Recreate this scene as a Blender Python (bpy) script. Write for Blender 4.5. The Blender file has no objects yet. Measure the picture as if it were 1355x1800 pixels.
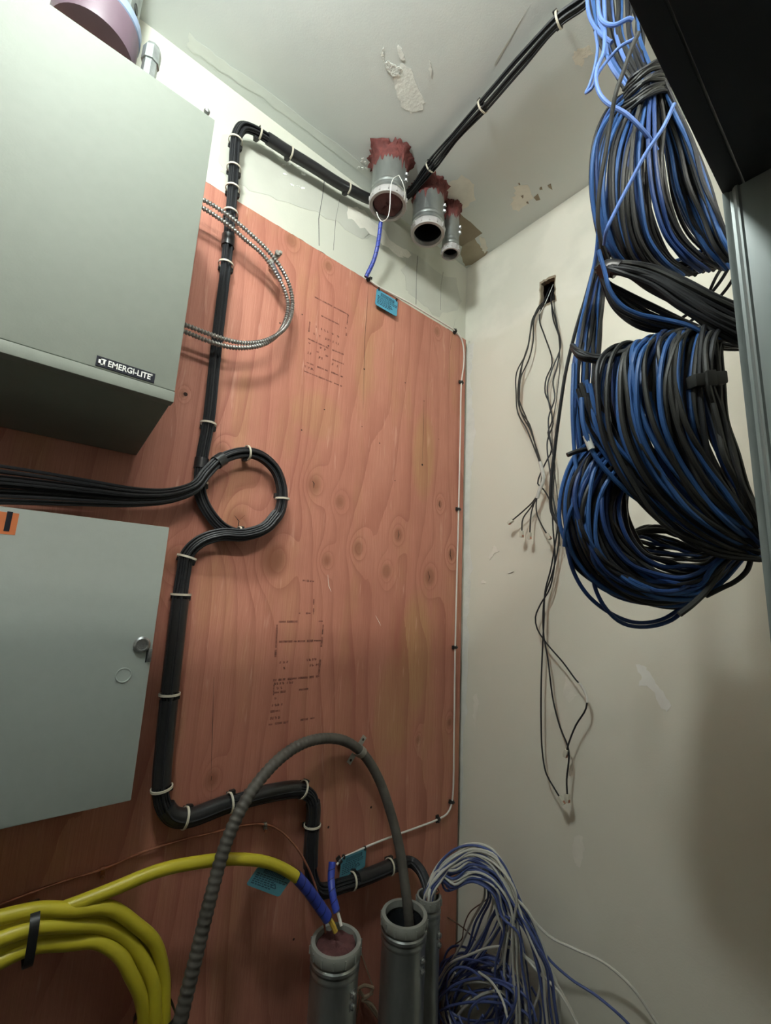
import bpy, bmesh, math, random
import numpy as np
from mathutils import Matrix, Vector
random.seed(7); rng = np.random.default_rng(7)
scene = bpy.context.scene
COL = scene.collection

# ------------------------------------------------------------------ camera
F, CX, CY, EYE = 778.6, 677.5, 900.0, 1.5
R = np.array([[0.7665174, -0.04869788, -0.64037457],
              [0.1560939, 0.98134737, 0.11221425],
              [0.6229653, -0.18597274, 0.75982128]])
def w3(v): return np.array([v[0], v[2], -v[1]])
cr, cd, cf = w3(R[0]), w3(R[1]), w3(R[2])
cam_d = bpy.data.cameras.new('camera'); cam = bpy.data.objects.new('camera', cam_d); COL.objects.link(cam)
cam_d.sensor_fit = 'VERTICAL'; cam_d.sensor_height = 24.0; cam_d.lens = 24.0 * F / 1800.0
cam_d.clip_start = 0.01; cam_d.clip_end = 30
cam.matrix_world = Matrix([[cr[0], -cd[0], -cf[0], 0], [cr[1], -cd[1], -cf[1], 0], [cr[2], -cd[2], -cf[2], EYE], [0, 0, 0, 1]])
scene.camera = cam
# ------------------------------------------------------------------ world, exposure
wd = bpy.data.worlds.new('world'); scene.world = wd; wd.use_nodes = True
wd.node_tree.nodes['Background'].inputs[0].default_value = (0.8, 0.9, 1.0, 1)
wd.node_tree.nodes['Background'].inputs[1].default_value = 0.02
vs = scene.view_settings
vs.view_transform = 'Standard'; vs.look = 'None'; vs.gamma = 1; vs.use_curve_mapping = False; vs.exposure = 0.42
LAMP_POWER = 140.0      # emission strength of the globe lamp
STRIP_FILL_POWER = 75.0     # added fill: unseen strip lamp behind the camera over the rack
FILL_POWER = 0.8       # added soft fill from behind the camera, placed at the doorway opening
fill_l = bpy.data.lights.new('fill_light', 'AREA'); fill_l.shape = 'RECTANGLE'; fill_l.size = 0.9; fill_l.size_y = 1.9
fill_l.energy = FILL_POWER; fill_l.color = (1.0, 0.97, 0.9)
dl = bpy.data.objects.new('fill_light', fill_l); COL.objects.link(dl)
dl.location = (-0.35, -1.95, 1.25); dl.rotation_euler = (math.radians(90), 0, math.radians(0))

# ------------------------------------------------------------------ pixel -> point on a real plane
def ray(x, y):
    v = np.array([x - CX, y - CY, F]); return w3(R.T @ v)
def PX(x, y, X): w = ray(x, y); return w / w[0] * X + np.array([0, 0, EYE])
def PY(x, y, Y): w = ray(x, y); return w / w[1] * Y + np.array([0, 0, EYE])
def PZ(x, y, Z): w = ray(x, y); return w / w[2] * (Z - EYE) + np.array([0, 0, EYE])
def PD(x, y, d): return ray(x, y) / F * d + np.array([0, 0, EYE])

# room planes (metres)
BACK, RIGHT, CEIL, PLYF = 1.0, 1.165, 2.765, 0.982
LEFT, FRONT = -1.75, -1.95

# ------------------------------------------------------------------ materials
def mat(name, col, rough=0.5, metal=0.0, var=0.0, vscale=20, bump=0.0, bscale=80, spec=0.5, emit=None, emis=0, col2=None, stretch=None, coat=0):
    m = bpy.data.materials.new(name); m.use_nodes = True; nt = m.node_tree; N = nt.nodes; L = nt.links
    b = N['Principled BSDF']; b.inputs['Roughness'].default_value = rough; b.inputs['Metallic'].default_value = metal
    b.inputs['Specular IOR Level'].default_value = spec; b.inputs['Coat Weight'].default_value = coat
    b.inputs['Base Color'].default_value = (*col, 1)
    if emit: b.inputs['Emission Color'].default_value = (*emit, 1); b.inputs['Emission Strength'].default_value = emis
    tc = N.new('ShaderNodeTexCoord'); mp = N.new('ShaderNodeMapping'); L.new(tc.outputs['Object'], mp.inputs[0])
    if stretch: mp.inputs['Scale'].default_value = stretch
    n = N.new('ShaderNodeTexNoise'); n.inputs['Scale'].default_value = vscale; n.inputs['Detail'].default_value = 5
    L.new(mp.outputs[0], n.inputs['Vector'])
    c2 = col2 if col2 else tuple(max(0, c * (1 - var)) for c in col)
    mx = N.new('ShaderNodeMix'); mx.data_type = 'RGBA'; mx.inputs[6].default_value = (*col, 1); mx.inputs[7].default_value = (*c2, 1)
    rp = N.new('ShaderNodeMapRange'); rp.inputs[1].default_value = 0.35; rp.inputs[2].default_value = 0.65
    L.new(n.outputs[0], rp.inputs[0]); L.new(rp.outputs[0], mx.inputs[0]); L.new(mx.outputs[2], b.inputs['Base Color'])
    if bump:
        n2 = N.new('ShaderNodeTexNoise'); n2.inputs['Scale'].default_value = bscale; L.new(mp.outputs[0], n2.inputs['Vector'])
        bp = N.new('ShaderNodeBump'); bp.inputs['Strength'].default_value = bump; bp.inputs['Distance'].default_value = 0.002
        L.new(n2.outputs[0], bp.inputs['Height']); L.new(bp.outputs[0], b.inputs['Normal'])
    return m

def wall_mat(name, base, alt, warm, axis_u, zsplit=None, alt2=None):
    """painted, patched drywall: paint tone, clouds of joint compound, tape band above zsplit"""
    m = bpy.data.materials.new(name); m.use_nodes = True; nt = m.node_tree; N = nt.nodes; L = nt.links
    b = N['Principled BSDF']; b.inputs['Roughness'].default_value = 0.62; b.inputs['Specular IOR Level'].default_value = 0.35
    tc = N.new('ShaderNodeTexCoord')
    def noise(scale, detail=4, rough=.5):
        n = N.new('ShaderNodeTexNoise'); n.inputs['Scale'].default_value = scale; n.inputs['Detail'].default_value = detail
        n.inputs['Roughness'].default_value = rough; L.new(tc.outputs['Object'], n.inputs['Vector']); return n.outputs[0]
    def rng_(src, a, c):
        r = N.new('ShaderNodeMapRange'); r.inputs[1].default_value = a; r.inputs[2].default_value = c; L.new(src, r.inputs[0]); return r.outputs[0]
    def mix(f, a, c):
        x = N.new('ShaderNodeMix'); x.data_type = 'RGBA'
        for s, v in ((0, f), (6, a), (7, c)):
            if isinstance(v, tuple): x.inputs[s].default_value = (*v, 1)
            elif isinstance(v, (int, float)): x.inputs[s].default_value = v
            else: L.new(v, x.inputs[s])
        return x.outputs[2]
    def mth(op, a, c):
        x = N.new('ShaderNodeMath'); x.operation = op
        for s, v in ((0, a), (1, c)):
            if isinstance(v, (int, float)): x.inputs[s].default_value = v
            else: L.new(v, x.inputs[s])
        return x.outputs[0]
    col = mix(rng_(noise(2.2, 3), .35, .7), base, warm)
    col = mix(mth('MULTIPLY', rng_(noise(4.0, 5, .5), .55, .63), .40), col, alt)
    if zsplit is not None:
        sx = N.new('ShaderNodeSeparateXYZ'); L.new(tc.outputs['Object'], sx.inputs[0])
        zz = mth('ADD', sx.outputs[2], mth('MULTIPLY', noise(7.0, 5), 0.10))
        band = rng_(zz, zsplit + .040, zsplit + .062)
        blotch = rng_(noise(6.0, 5, .5), .42, .60)
        bandcol = mix(blotch, alt2, alt)
        col = mix(band, col, bandcol)
    L.new(col, b.inputs['Base Color'])
    bp = N.new('ShaderNodeBump'); bp.inputs['Strength'].default_value = 0.25; bp.inputs['Distance'].default_value = 0.003
    h = mth('ADD', mth('MULTIPLY', noise(260, 3), .25), mth('MULTIPLY', rng_(noise(4.0, 5, .5), .55, .62), .3))
    L.new(h, bp.inputs['Height']); L.new(bp.outputs[0], b.inputs['Normal'])
    return m

def ply_mat():
    m = bpy.data.materials.new('stained_plywood'); m.use_nodes = True; nt = m.node_tree; N = nt.nodes; L = nt.links
    b = N['Principled BSDF']; b.inputs['Roughness'].default_value = 0.55; b.inputs['Specular IOR Level'].default_value = 0.35
    tc = N.new('ShaderNodeTexCoord')
    ph = N.new('ShaderNodeAttribute'); ph.attribute_name = 'grain'
    kn = N.new('ShaderNodeAttribute'); kn.attribute_name = 'knot'
    pa = N.new('ShaderNodeAttribute'); pa.attribute_name = 'pale'
    def mth(op, a, c=0.0):
        x = N.new('ShaderNodeMath'); x.operation = op
        for s, v in ((0, a), (1, c)):
            if isinstance(v, (int, float)): x.inputs[s].default_value = v
            else: L.new(v, x.inputs[s])
        return x.outputs[0]
    def noise(scale, sc=(1, 1, 1), detail=5, rough=.55):
        mp = N.new('ShaderNodeMapping'); mp.inputs['Scale'].default_value = sc; L.new(tc.outputs['Object'], mp.inputs[0])
        n = N.new('ShaderNodeTexNoise'); n.inputs['Scale'].default_value = scale; n.inputs['Detail'].default_value = detail
        n.inputs['Roughness'].default_value = rough; L.new(mp.outputs[0], n.inputs['Vector']); return n.outputs[0]
    def rr(src, a, c, lo=0., hi=1.):
        r = N.new('ShaderNodeMapRange'); r.inputs[1].default_value = a; r.inputs[2].default_value = c
        r.inputs[3].default_value = lo; r.inputs[4].default_value = hi; L.new(src, r.inputs[0]); return r.outputs[0]
    def mix(f, a, c, mode='MIX'):
        x = N.new('ShaderNodeMix'); x.data_type = 'RGBA'; x.blend_type = mode
        for s, v in ((0, f), (6, a), (7, c)):
            if isinstance(v, tuple): x.inputs[s].default_value = (*v, 1)
            elif isinstance(v, (int, float)): x.inputs[s].default_value = v
            else: L.new(v, x.inputs[s])
        return x.outputs[2]
    g = mth('ADD', ph.outputs['Fac'], mth('MULTIPLY', noise(26, (1, 1, .25)), .22))
    fr = mth('FRACT', g)
    line = rr(fr, .45, .96)                       # slow rise, sharp fall: a late-wood band
    line = mth('MULTIPLY', mth('POWER', line, 1.7), rr(noise(7, (1, 1, .3)), .3, .6, .25, 1.0))
    fib = noise(420, (1, 1, .022), 4, .7)
    stain = noise(3.2, (1, 1, .6), 5, .6)
    col = mix(rr(stain, .36, .66), (0.570, 0.255, 0.178), (0.430, 0.175, 0.122))
    col = mix(mth('MULTIPLY', rr(noise(5.5, (1.4, 1, .45), 4, .6), .52, .66), .5), col, (0.47, 0.265, 0.130))
    col = mix(mth('MULTIPLY', pa.outputs['Fac'], .75), col, (0.46, 0.270, 0.125))
    col = mix(mth('MULTIPLY', line, .56), col, (0.265, 0.070, 0.048))
    col = mix(rr(fib, .30, .72, 0.0, .55), col, (0.330, 0.110, 0.070))
    col = mix(mth('MULTIPLY', rr(noise(60, (1, 1, .12), 3, .6), .64, .74), .4), col, (0.68, 0.40, 0.30))
    col = mix(mth('MULTIPLY', kn.outputs['Fac'], .85), col, (0.23, 0.090, 0.045))
    L.new(col, b.inputs['Base Color'])
    bp = N.new('ShaderNodeBump'); bp.inputs['Strength'].default_value = .35; bp.inputs['Distance'].default_value = .0015
    L.new(mth('SUBTRACT', fib, mth('MULTIPLY', line, .5)), bp.inputs['Height']); L.new(bp.outputs[0], b.inputs['Normal'])
    return m

M = dict(
    wall_back=wall_mat('back_wall_paint', (.60, .60, .51), (.66, .65, .55), (.56, .57, .49), 'x', None),
    wall_right=wall_mat('right_wall_paint', (.76, .74, .635), (.79, .77, .675), (.73, .71, .605), 'y', 2.42, (.70, .69, .60)),
    wall_plain=wall_mat('plain_wall_paint', (.42, .41, .36), (.48, .46, .41), (.40, .39, .34), 'y'),
    ceiling=wall_mat('ceiling_paint', (.70, .735, .705), (.74, .76, .72), (.67, .705, .67), 'x'),
    floor=mat('grey_floor', (.07, .065, .06), .6, var=.3, bump=.2),
    compound=mat('joint_compound', (.90, .91, .85), .7, var=.08, vscale=30, bump=.5, bscale=120),
    compound_b=mat('joint_compound_cream', (.84, .81, .71), .7, var=.08, vscale=30, bump=.5, bscale=120),
    tape=mat('greenish_board', (.535, .54, .47), .75, var=.08, vscale=12),
    pencil=mat('pencil_line', (.16, .16, .15), .8, var=.4, vscale=200),
    paper=mat('torn_brown_paper', (.33, .27, .19), .85, var=.2, vscale=14),
    ply=ply_mat(),
    plyedge=mat('plywood_edge', (.27, .14, .095), .75, var=.5, vscale=60, stretch=(1, 12, 1)),
    ink=mat('faded_ink', (.13, .045, .03), .8, var=.0, vscale=160, col2=(.30, .11, .075)),
    hole=mat('dark_knot_hole', (.035, .014, .010), .9),
    cab=mat('grey_green_enamel', (.20, .218, .188), .62, spec=.22, var=.03, vscale=60, bump=.05, bscale=300),
    cab2=mat('pale_grey_enamel', (.37, .41, .38), .6, spec=.25, var=.03, vscale=60, bump=.05, bscale=300),
    label_black=mat('black_label', (.010, .011, .018), .6, spec=.15),
    label_white=mat('white_print', (.75, .75, .72), .5),
    orange=mat('orange_sticker', (.62, .17, .045), .55, var=.1),
    blackp=mat('black_plastic', (.012, .012, .012), .42),
    steel=mat('screw_steel', (.45, .46, .46), .35, .9, var=.3, vscale=200),
    galv=mat('galvanised_steel', (.46, .49, .48), .30, .85, var=.25, vscale=35, stretch=(1, 1, .35)),
    galvd=mat('galvanised_steel_dull', (.42, .45, .44), .40, .7, var=.3, vscale=60),
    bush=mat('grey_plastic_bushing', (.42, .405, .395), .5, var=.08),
    bush_shade=mat('shaded_grey_bushing', (.27, .275, .25), .6, var=.15),  # same bushing grey, colour darkened for the dim light near the floor
    pipein=mat('dark_pipe_inside', (.012, .014, .017), .6),
    fire=mat('red_fire_putty', (.17, .042, .036), .8, var=.45, vscale=70, bump=.9, bscale=140),
    firep=mat('red_putty_plug', (.115, .040, .040), .75, var=.35, vscale=50, bump=.8, bscale=120),
    white=mat('white_cable', (.72, .68, .62), .4),
    wwhite=mat('white_wire', (.80, .80, .74), .4),
    tie=mat('cream_tie', (.62, .57, .46), .45),
    jblack=mat('black_jacket', (.022, .023, .026), .46, spec=.32, var=.3, vscale=8),
    jchar=mat('charcoal_jacket', (.040, .040, .037), .5, spec=.32, var=.3, vscale=10),
    jtape=mat('black_tape', (.018, .018, .019), .30),
    jblue=mat('blue_jacket', (.038, .115, .32), .46, spec=.32, var=.25, vscale=12),
    jblue2=mat('pale_blue_jacket', (.13, .24, .60), .36, var=.2, vscale=12),
    jnavy=mat('navy_jacket', (.022, .060, .20), .46, spec=.32, var=.3, vscale=12),
    spiral=mat('blue_spiral_wrap', (.035, .065, .42), .38, var=.2, vscale=30),
    tagb=mat('blue_tag', (.085, .33, .47), .5, var=.06),
    tagb_shade=mat('shaded_blue_tag', (.055, .19, .24), .5, var=.06),  # the blue tag again, its colour darkened for the shade low down
    tagt=mat('tag_print', (.012, .05, .08), .6),
    armour=mat('interlocked_armour', (.40, .39, .37), .34, .8, var=.2, vscale=90),
    yellow=mat('yellow_cable', (.56, .47, .030), .42, var=.15, vscale=9),
    copper=mat('bare_copper', (.62, .27, .17), .35, .8, var=.4, vscale=40),
    greyflex=mat('dusty_grey_flex', (.105, .095, .082), .6, .15, var=.35, vscale=30),
    strap=mat('zinc_strap', (.46, .45, .41), .4, .7, var=.2, vscale=60),
    twine=mat('tan_twine', (.30, .22, .14), .8, var=.3, vscale=80),
    rackd=mat('rack_black', (.026, .032, .033), .5, var=.1),
    rackg=mat('rack_grey', (.215, .242, .236), .34, .25, var=.12, vscale=30, stretch=(1, 1, .1)),
    plug=mat('clear_plug', (.62, .60, .50), .2, spec=.7),
    wrap=mat('white_wrap', (.66, .65, .60), .55, var=.15, vscale=60, bump=.4),
    wblue=mat('dusty_blue_cable', (.075, .105, .28), .42, var=.2, vscale=14),
    wwht=mat('dusty_white_cable', (.62, .61, .55), .42, var=.1, vscale=14),
    red=mat('red_mauve_cover', (.13, .085, .11), .45, var=.1),
    tube_on=mat('lamp_tube', (.9, .9, .9), .4, emit=(.93, 1.0, .97), emis=LAMP_POWER),
    fill_tube_on=mat('fill_tube_rear', (.9, .9, .9), .4, emit=(1.0, .99, .92), emis=STRIP_FILL_POWER),
    lampw=mat('lamp_white_metal', (.75, .75, .74), .4),
)

# ------------------------------------------------------------------ mesh builder
def nrm(v): v = np.asarray(v, float); return v / (np.linalg.norm(v) + 1e-12)
def frame_for(t):
    t = nrm(t); a = np.array([0, 0, 1.]) if abs(t[2]) < .9 else np.array([1., 0, 0])
    n = nrm(np.cross(a, t)); return n, np.cross(t, n)
def smooth_path(pts, n=None, step=.008):
    P = np.array(pts, float)
    if len(P) == 2: P = np.array([P[0], (P[0] + P[1]) / 2, P[1]])
    Q = np.vstack([2 * P[0] - P[1], P, 2 * P[-1] - P[-2]])
    seg = np.linalg.norm(P[1:, :3] - P[:-1, :3], axis=1); tot = seg.sum()
    if n is None: n = max(6, min(260, int(tot / step)))
    out = []
    for i in range(len(P) - 1):
        k = max(2, int(round(n * seg[i] / tot)))
        # centripetal catmull-rom
        p0, p1, p2, p3 = Q[i], Q[i + 1], Q[i + 2], Q[i + 3]
        d = [max(1e-6, np.linalg.norm((b - a)[:3])) ** .5 for a, b in ((p0, p1), (p1, p2), (p2, p3))]
        t0, t1 = 0, d[0]; t2 = t1 + d[1]; t3 = t2 + d[2]
        for u in np.linspace(t1, t2, k, endpoint=False):
            A1 = (t1 - u) / (t1 - t0) * p0 + (u - t0) / (t1 - t0) * p1
            A2 = (t2 - u) / (t2 - t1) * p1 + (u - t1) / (t2 - t1) * p2
            A3 = (t3 - u) / (t3 - t2) * p2 + (u - t2) / (t3 - t2) * p3
            B1 = (t2 - u) / (t2 - t0) * A1 + (u - t0) / (t2 - t0) * A2
            B2 = (t3 - u) / (t3 - t1) * A2 + (u - t1) / (t3 - t1) * A3
            out.append((t2 - u) / (t2 - t1) * B1 + (u - t1) / (t2 - t1) * B2)
    out.append(P[-1]); return np.array(out)
def frames(C):
    T = np.gradient(C, axis=0); T /= np.linalg.norm(T, axis=1)[:, None] + 1e-12
    n, _ = frame_for(T[0]); Ns = [n]
    for i in range(1, len(C)):
        n = Ns[-1] - T[i] * np.dot(Ns[-1], T[i]); n = nrm(n); Ns.append(n)
    Ns = np.array(Ns); return T, Ns, np.cross(T, Ns)

class MB:
    def __init__(s): s.v = []; s.f = []; s.n = 0; s.sm = True
    def add(s, V, Fs):
        V = np.asarray(V, float); s.v.append(V); s.f += [tuple(int(i) + s.n for i in f) for f in Fs]; s.n += len(V); return s
    def tube(s, C, r, sides=7, cap=True):
        C = np.asarray(C, float); T, A, B = frames(C); r = np.broadcast_to(np.asarray(r, float), (len(C),))
        ang = np.arange(sides) * 2 * math.pi / sides
        V = (C[:, None, :] + r[:, None, None] * (np.cos(ang)[None, :, None] * A[:, None, :] + np.sin(ang)[None, :, None] * B[:, None, :])).reshape(-1, 3)
        Fs = []
        for i in range(len(C) - 1):
            a = i * sides
            for j in range(sides):
                k = (j + 1) % sides; Fs.append((a + j, a + k, a + sides + k, a + sides + j))
        if cap: Fs.append(tuple(range(sides))[::-1]); Fs.append(tuple((len(C) - 1) * sides + j for j in range(sides)))
        return s.add(V, Fs)
    def lathe(s, prof, origin, axis, seg=28, closed=False, xdir=None):
        """prof: list of (radius, height)"""
        axis = nrm(axis); A, B = frame_for(axis); o = np.asarray(origin, float)
        V = []; m = len(prof)
        for r, h in prof:
            for j in range(seg):
                a = 2 * math.pi * j / seg; V.append(o + axis * h + r * (math.cos(a) * A + math.sin(a) * B))
        Fs = []
        for i in range(m if closed else m - 1):
            i2 = (i + 1) % m
            for j in range(seg):
                k = (j + 1) % seg; Fs.append((i * seg + j, i * seg + k, i2 * seg + k, i2 * seg + j))
        return s.add(V, Fs)
    def ring(s, c, t, ri, ro, w, seg=20):
        return s.lathe([(ri, -w / 2), (ro, -w / 2), (ro, w / 2), (ri, w / 2)], c, t, seg, closed=True)
    def box(s, lo, hi, bev=0.0, axes=None, o=None):
        bm = bmesh.new(); bmesh.ops.create_cube(bm, size=1)
        lo = np.array(lo, float); hi = np.array(hi, float); c = (lo + hi) / 2; d = hi - lo
        for v in bm.verts: v.co = Vector((v.co.x * d[0] + c[0], v.co.y * d[1] + c[1], v.co.z * d[2] + c[2]))
        if bev: bmesh.ops.bevel(bm, geom=bm.edges[:], offset=bev, segments=2, affect='EDGES', profile=.6)
        V = np.array([v.co[:] for v in bm.verts]); bm.verts.index_update(); Fs = [[v.index for v in f.verts] for f in bm.faces]; bm.free()
        if axes is not None: V = np.asarray(o) + V @ np.array(axes)
        return s.add(V, Fs)
    def prism(s, poly, off):
        P = np.array(poly, float); n = len(P); off = np.array(off, float)
        return s.add(np.vstack([P, P + off]), [tuple(range(n)), tuple(range(2 * n - 1, n - 1, -1))] + [(i, i + n, (i + 1) % n + n, (i + 1) % n) for i in range(n)])
    def sphere(s, c, r, seg=12, sq=(1, 1, 1)):
        c = np.array(c); V = []; m = seg // 2
        for i in range(m + 1):
            th = math.pi * i / m
            for j in range(seg):
                a = 2 * math.pi * j / seg; V.append(c + r * np.array(sq) * (math.sin(th) * math.cos(a), math.sin(th) * math.sin(a), math.cos(th)))
        return s.add(V, [(i * seg + j, (i + 1) * seg + j, (i + 1) * seg + (j + 1) % seg, i * seg + (j + 1) % seg) for i in range(m) for j in range(seg)])
    def build(s, name, m, parent=None, smooth=True, props=None):
        V = np.vstack(s.v)
        if parent is None: org = np.array([V[:, 0].mean(), V[:, 1].mean(), V[:, 2].min()])
        else: org = np.array(parent.get('_o'))
        me = bpy.data.meshes.new(name); me.from_pydata((V - org).tolist(), [], s.f); me.validate(verbose=False)
        bm = bmesh.new(); bm.from_mesh(me); bmesh.ops.recalc_face_normals(bm, faces=bm.faces[:]); bm.to_mesh(me); bm.free()
        me.materials.append(m if not isinstance(m, str) else M[m])
        if smooth:
            me.polygons.foreach_set('use_smooth', [True] * len(me.polygons))
            try: me.set_sharp_from_angle(angle=math.radians(38))
            except Exception: pass
        ob = bpy.data.objects.new(name, me); COL.objects.link(ob)
        if parent is None: ob.location = org
        else: ob.parent = parent
        ob['_o'] = [float(x) for x in org]
        if props:
            for k, v in props.items(): ob[k] = v
        return ob
def thing(name, loc, label, cat, group=None):
    o = bpy.data.objects.new(name, None); COL.objects.link(o); o.empty_display_size = .02
    o.location = loc; o['_o'] = [float(x) for x in loc]; o['label'] = label; o['category'] = cat
    if group: o['group'] = group
    return o
def tag(o, label, cat, group=None):
    o['label'] = label; o['category'] = cat
    if group: o['group'] = group
    return o
S = {'kind': 'structure'}
def text(body, size, m, parent, org, ux, uz, name='lettering', bold=.0, depth=.0004, align='LEFT'):
    cu = bpy.data.curves.new('txt', 'FONT'); cu.body = body; cu.size = size; cu.extrude = depth; cu.offset = bold; cu.align_x = align
    cu.resolution_u = 3
    to = bpy.data.objects.new('txt', cu); COL.objects.link(to); dg = bpy.context.evaluated_depsgraph_get()
    me = to.evaluated_get(dg).to_mesh(); V = np.array([v.co[:] for v in me.vertices]); Fs = [tuple(p.vertices) for p in me.polygons]
    to.to_mesh_clear(); bpy.data.objects.remove(to)
    ux = nrm(ux); uz = nrm(uz); nn = np.cross(ux, uz)
    W = np.asarray(org) + V[:, :1] * ux + V[:, 1:2] * uz + V[:, 2:3] * nn
    mb = MB(); mb.add(W, Fs); return mb.build(name, m, parent, smooth=False)
def wob(poly, amp, n=4, seed=0):
    """roughen a polygon outline (2-D) into an irregular smear"""
    rg = np.random.default_rng(seed); P = np.array(poly, float); out = []
    for i in range(len(P)):
        a, b = P[i], P[(i + 1) % len(P)]
        for k in range(n): out.append(a + (b - a) * k / n + rg.normal(0, amp, 2))
    return out

# ================================================================== STRUCTURE
def plane_grid(x0, x1, z0, z1): pass
mb = MB(); mb.box((LEFT - .1, BACK, 0), (RIGHT + .1, BACK + .1, CEIL)); mb.build('wall_back', 'wall_back', None, False, S)
mb = MB(); mb.box((LEFT - .1, FRONT - .1, 0), (LEFT, BACK, CEIL)); mb.build('wall_left', 'wall_plain', None, False, S)
# front wall with the open doorway behind the camera
mb = MB(); mb.box((LEFT, FRONT - .1, 0), (-.85, FRONT, CEIL)); mb.box((.15, FRONT - .1, 0), (RIGHT, FRONT, CEIL)); mb.box((-.85, FRONT - .1, 2.25), (.15, FRONT, CEIL))
mb.build('wall_front', 'wall_plain', None, False, S)
mb = MB(); mb.box((LEFT - .1, FRONT - .1, -.08), (RIGHT + .1, BACK + .1, 0)); mb.build('floor', 'floor', None, False, S)
mb = MB(); mb.box((LEFT - .1, FRONT - .1, CEIL), (RIGHT + .1, BACK + .1, CEIL + .1)); ceil_o = mb.build('ceiling', 'ceiling', None, False, S)
# right wall with the cut-out
hy0, hy1, hz0, hz1 = .636, .690, EYE + .932, EYE + 1.022
mb = MB()
for y0, y1, z0, z1 in ((FRONT - .1, hy0, 0, CEIL), (hy1, BACK, 0, CEIL), (hy0, hy1, 0, hz0), (hy0, hy1, hz1, CEIL)):
    mb.add([(RIGHT, y0, z0), (RIGHT, y1, z0), (RIGHT, y1, z1), (RIGHT, y0, z1)], [(0, 1, 2, 3)])
mb.add([(RIGHT + .014, FRONT - .1, 0), (RIGHT + .014, BACK, 0), (RIGHT + .014, BACK, hz0 - .02), (RIGHT + .014, FRONT - .1, hz0 - .02)], [(0, 1, 2, 3)])
wr = mb.build('wall_right', 'wall_right', None, False, S)
mb = MB()   # torn edge of the cut-out
rg = np.random.default_rng(3)
ys = [(hy0, hz0), (hy0, hz1), (hy1, hz1), (hy1, hz0)]
ed = [np.array([a, b]) for a, b in wob(ys, .0022, 7, 5)]
c0 = np.mean(ed, 0)
for i in range(len(ed)):
    a, b = ed[i], ed[(i + 1) % len(ed)]; ai, bi = c0 + (a - c0) * .90, c0 + (b - c0) * .90; ao, bo = c0 + (a - c0) * 1.06, c0 + (b - c0) * 1.06
    mb.add([(RIGHT - .0012, *ao), (RIGHT - .0012, *bo), (RIGHT - .0005, *bi), (RIGHT - .0005, *ai), (RIGHT + .016, *bi), (RIGHT + .016, *ai)], [(0, 1, 2, 3), (3, 2, 4, 5)])
mb.build('torn_edge', 'paper', wr, False)
mb = MB()
X1 = RIGHT + .09
mb.add([(RIGHT + .014, hy0 - .03, hz0 - .03), (RIGHT + .014, hy1 + .03, hz0 - .03), (RIGHT + .014, hy1 + .03, hz1 + .03), (RIGHT + .014, hy0 - .03, hz1 + .03),
        (X1, hy0 - .03, hz0 - .03), (X1, hy1 + .03, hz0 - .03), (X1, hy1 + .03, hz1 + .03), (X1, hy0 - .03, hz1 + .03)],
       [(4, 5, 6, 7), (0, 1, 5, 4), (1, 2, 6, 5), (2, 3, 7, 6), (3, 0, 4, 7)])
mb.build('cavity', mat('brown_cavity', (.13, .06, .045), .9, var=.3), wr, False)

def smear(parent, plane, px, amp, name, m, th=.0006, seed=1, n=4):
    """thin layer of compound / torn paper / pencil on a wall or the ceiling"""
    pts = []
    for x, y in wob(px, amp, n, seed):
        if plane == 'c': p = PZ(x, y, CEIL)
        elif plane == 'r': p = PX(x, y, RIGHT)
        else: p = PY(x, y, BACK)
        pts.append(p)
    off = {'c': (0, 0, -th), 'r': (-th, 0, 0), 'b': (0, -th, 0)}[plane]
    P = np.array(pts) + np.array(off) * 0.0
    m_ = MB(); m_.prism(P + np.array(off), [-.5 * o for o in off]); return m_.build(name, m, parent, False)
wb = bpy.data.objects['wall_back']
# ceiling marks
smear(ceil_o, 'c', [(703, 112), (722, 120), (734, 155), (747, 178), (742, 192), (722, 198), (706, 186), (694, 160), (692, 135)], 1.2, 'compound_patch', 'compound', seed=2)
smear(ceil_o, 'c', [(671, 86), (679, 104), (690, 112), (704, 118), (702, 130), (690, 134), (680, 122), (672, 105)], 1.6, 'compound_smear', mat('crusty_compound', (.74, .75, .70), .7, bump=1, bscale=200), .002, 3)
smear(ceil_o, 'c', [(755, 104), (759, 115), (759, 132), (756, 136), (754, 120)], .8, 'compound_smear', 'compound', .0015, 4)
smear(ceil_o, 'c', [(700, 76), (709, 92), (712, 106), (705, 104), (699, 90)], 1.2, 'compound_smear', 'compound', .0015, 5)
smear(ceil_o, 'c', [(1012, 88), (1034, 78), (1042, 92), (1028, 104), (1022, 118), (1012, 112), (1005, 100)], 1.2, 'compound_patch', 'compound_b', seed=6)
smear(ceil_o, 'c', [(778, 330), (812, 308), (836, 325), (836, 352), (812, 372), (790, 366)], 1.8, 'compound_patch', 'compound_b', seed=7)
smear(ceil_o, 'c', [(905, 330), (925, 322), (938, 346), (912, 372), (896, 360), (905, 345)], 1.6, 'compound_patch', 'compound_b', seed=8)
for k, q in enumerate([[(938, 346), (945, 340), (950, 350), (943, 353)], [(962, 325), (968, 323), (971, 333), (965, 330)], [(916, 345), (919, 343), (920, 347), (917, 348)], [(948, 330), (952, 329), (953, 333), (949, 333)], [(910, 322), (913, 321), (914, 325), (911, 324)], [(925, 355), (928, 354), (928, 357), (925, 357)]]):
    smear(ceil_o, 'c', q, .5, 'brown_splatter', 'paper', .0012, 20 + k, 2)
for k in range(9):
    x, y = 640 + rng.uniform(-12, 12), 288 + rng.uniform(-18, 10)
    smear(ceil_o, 'c', [(x, y), (x + 4, y - 2), (x + 5, y + 2), (x + 1, y + 3)], .8, 'compound_crumb', 'compound', .002, 40 + k, 2)
smear(ceil_o, 'c', [(806, 372), (848, 410), (812, 432), (790, 420)], .6, 'torn_paper', 'paper', .0008, 9)
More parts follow.
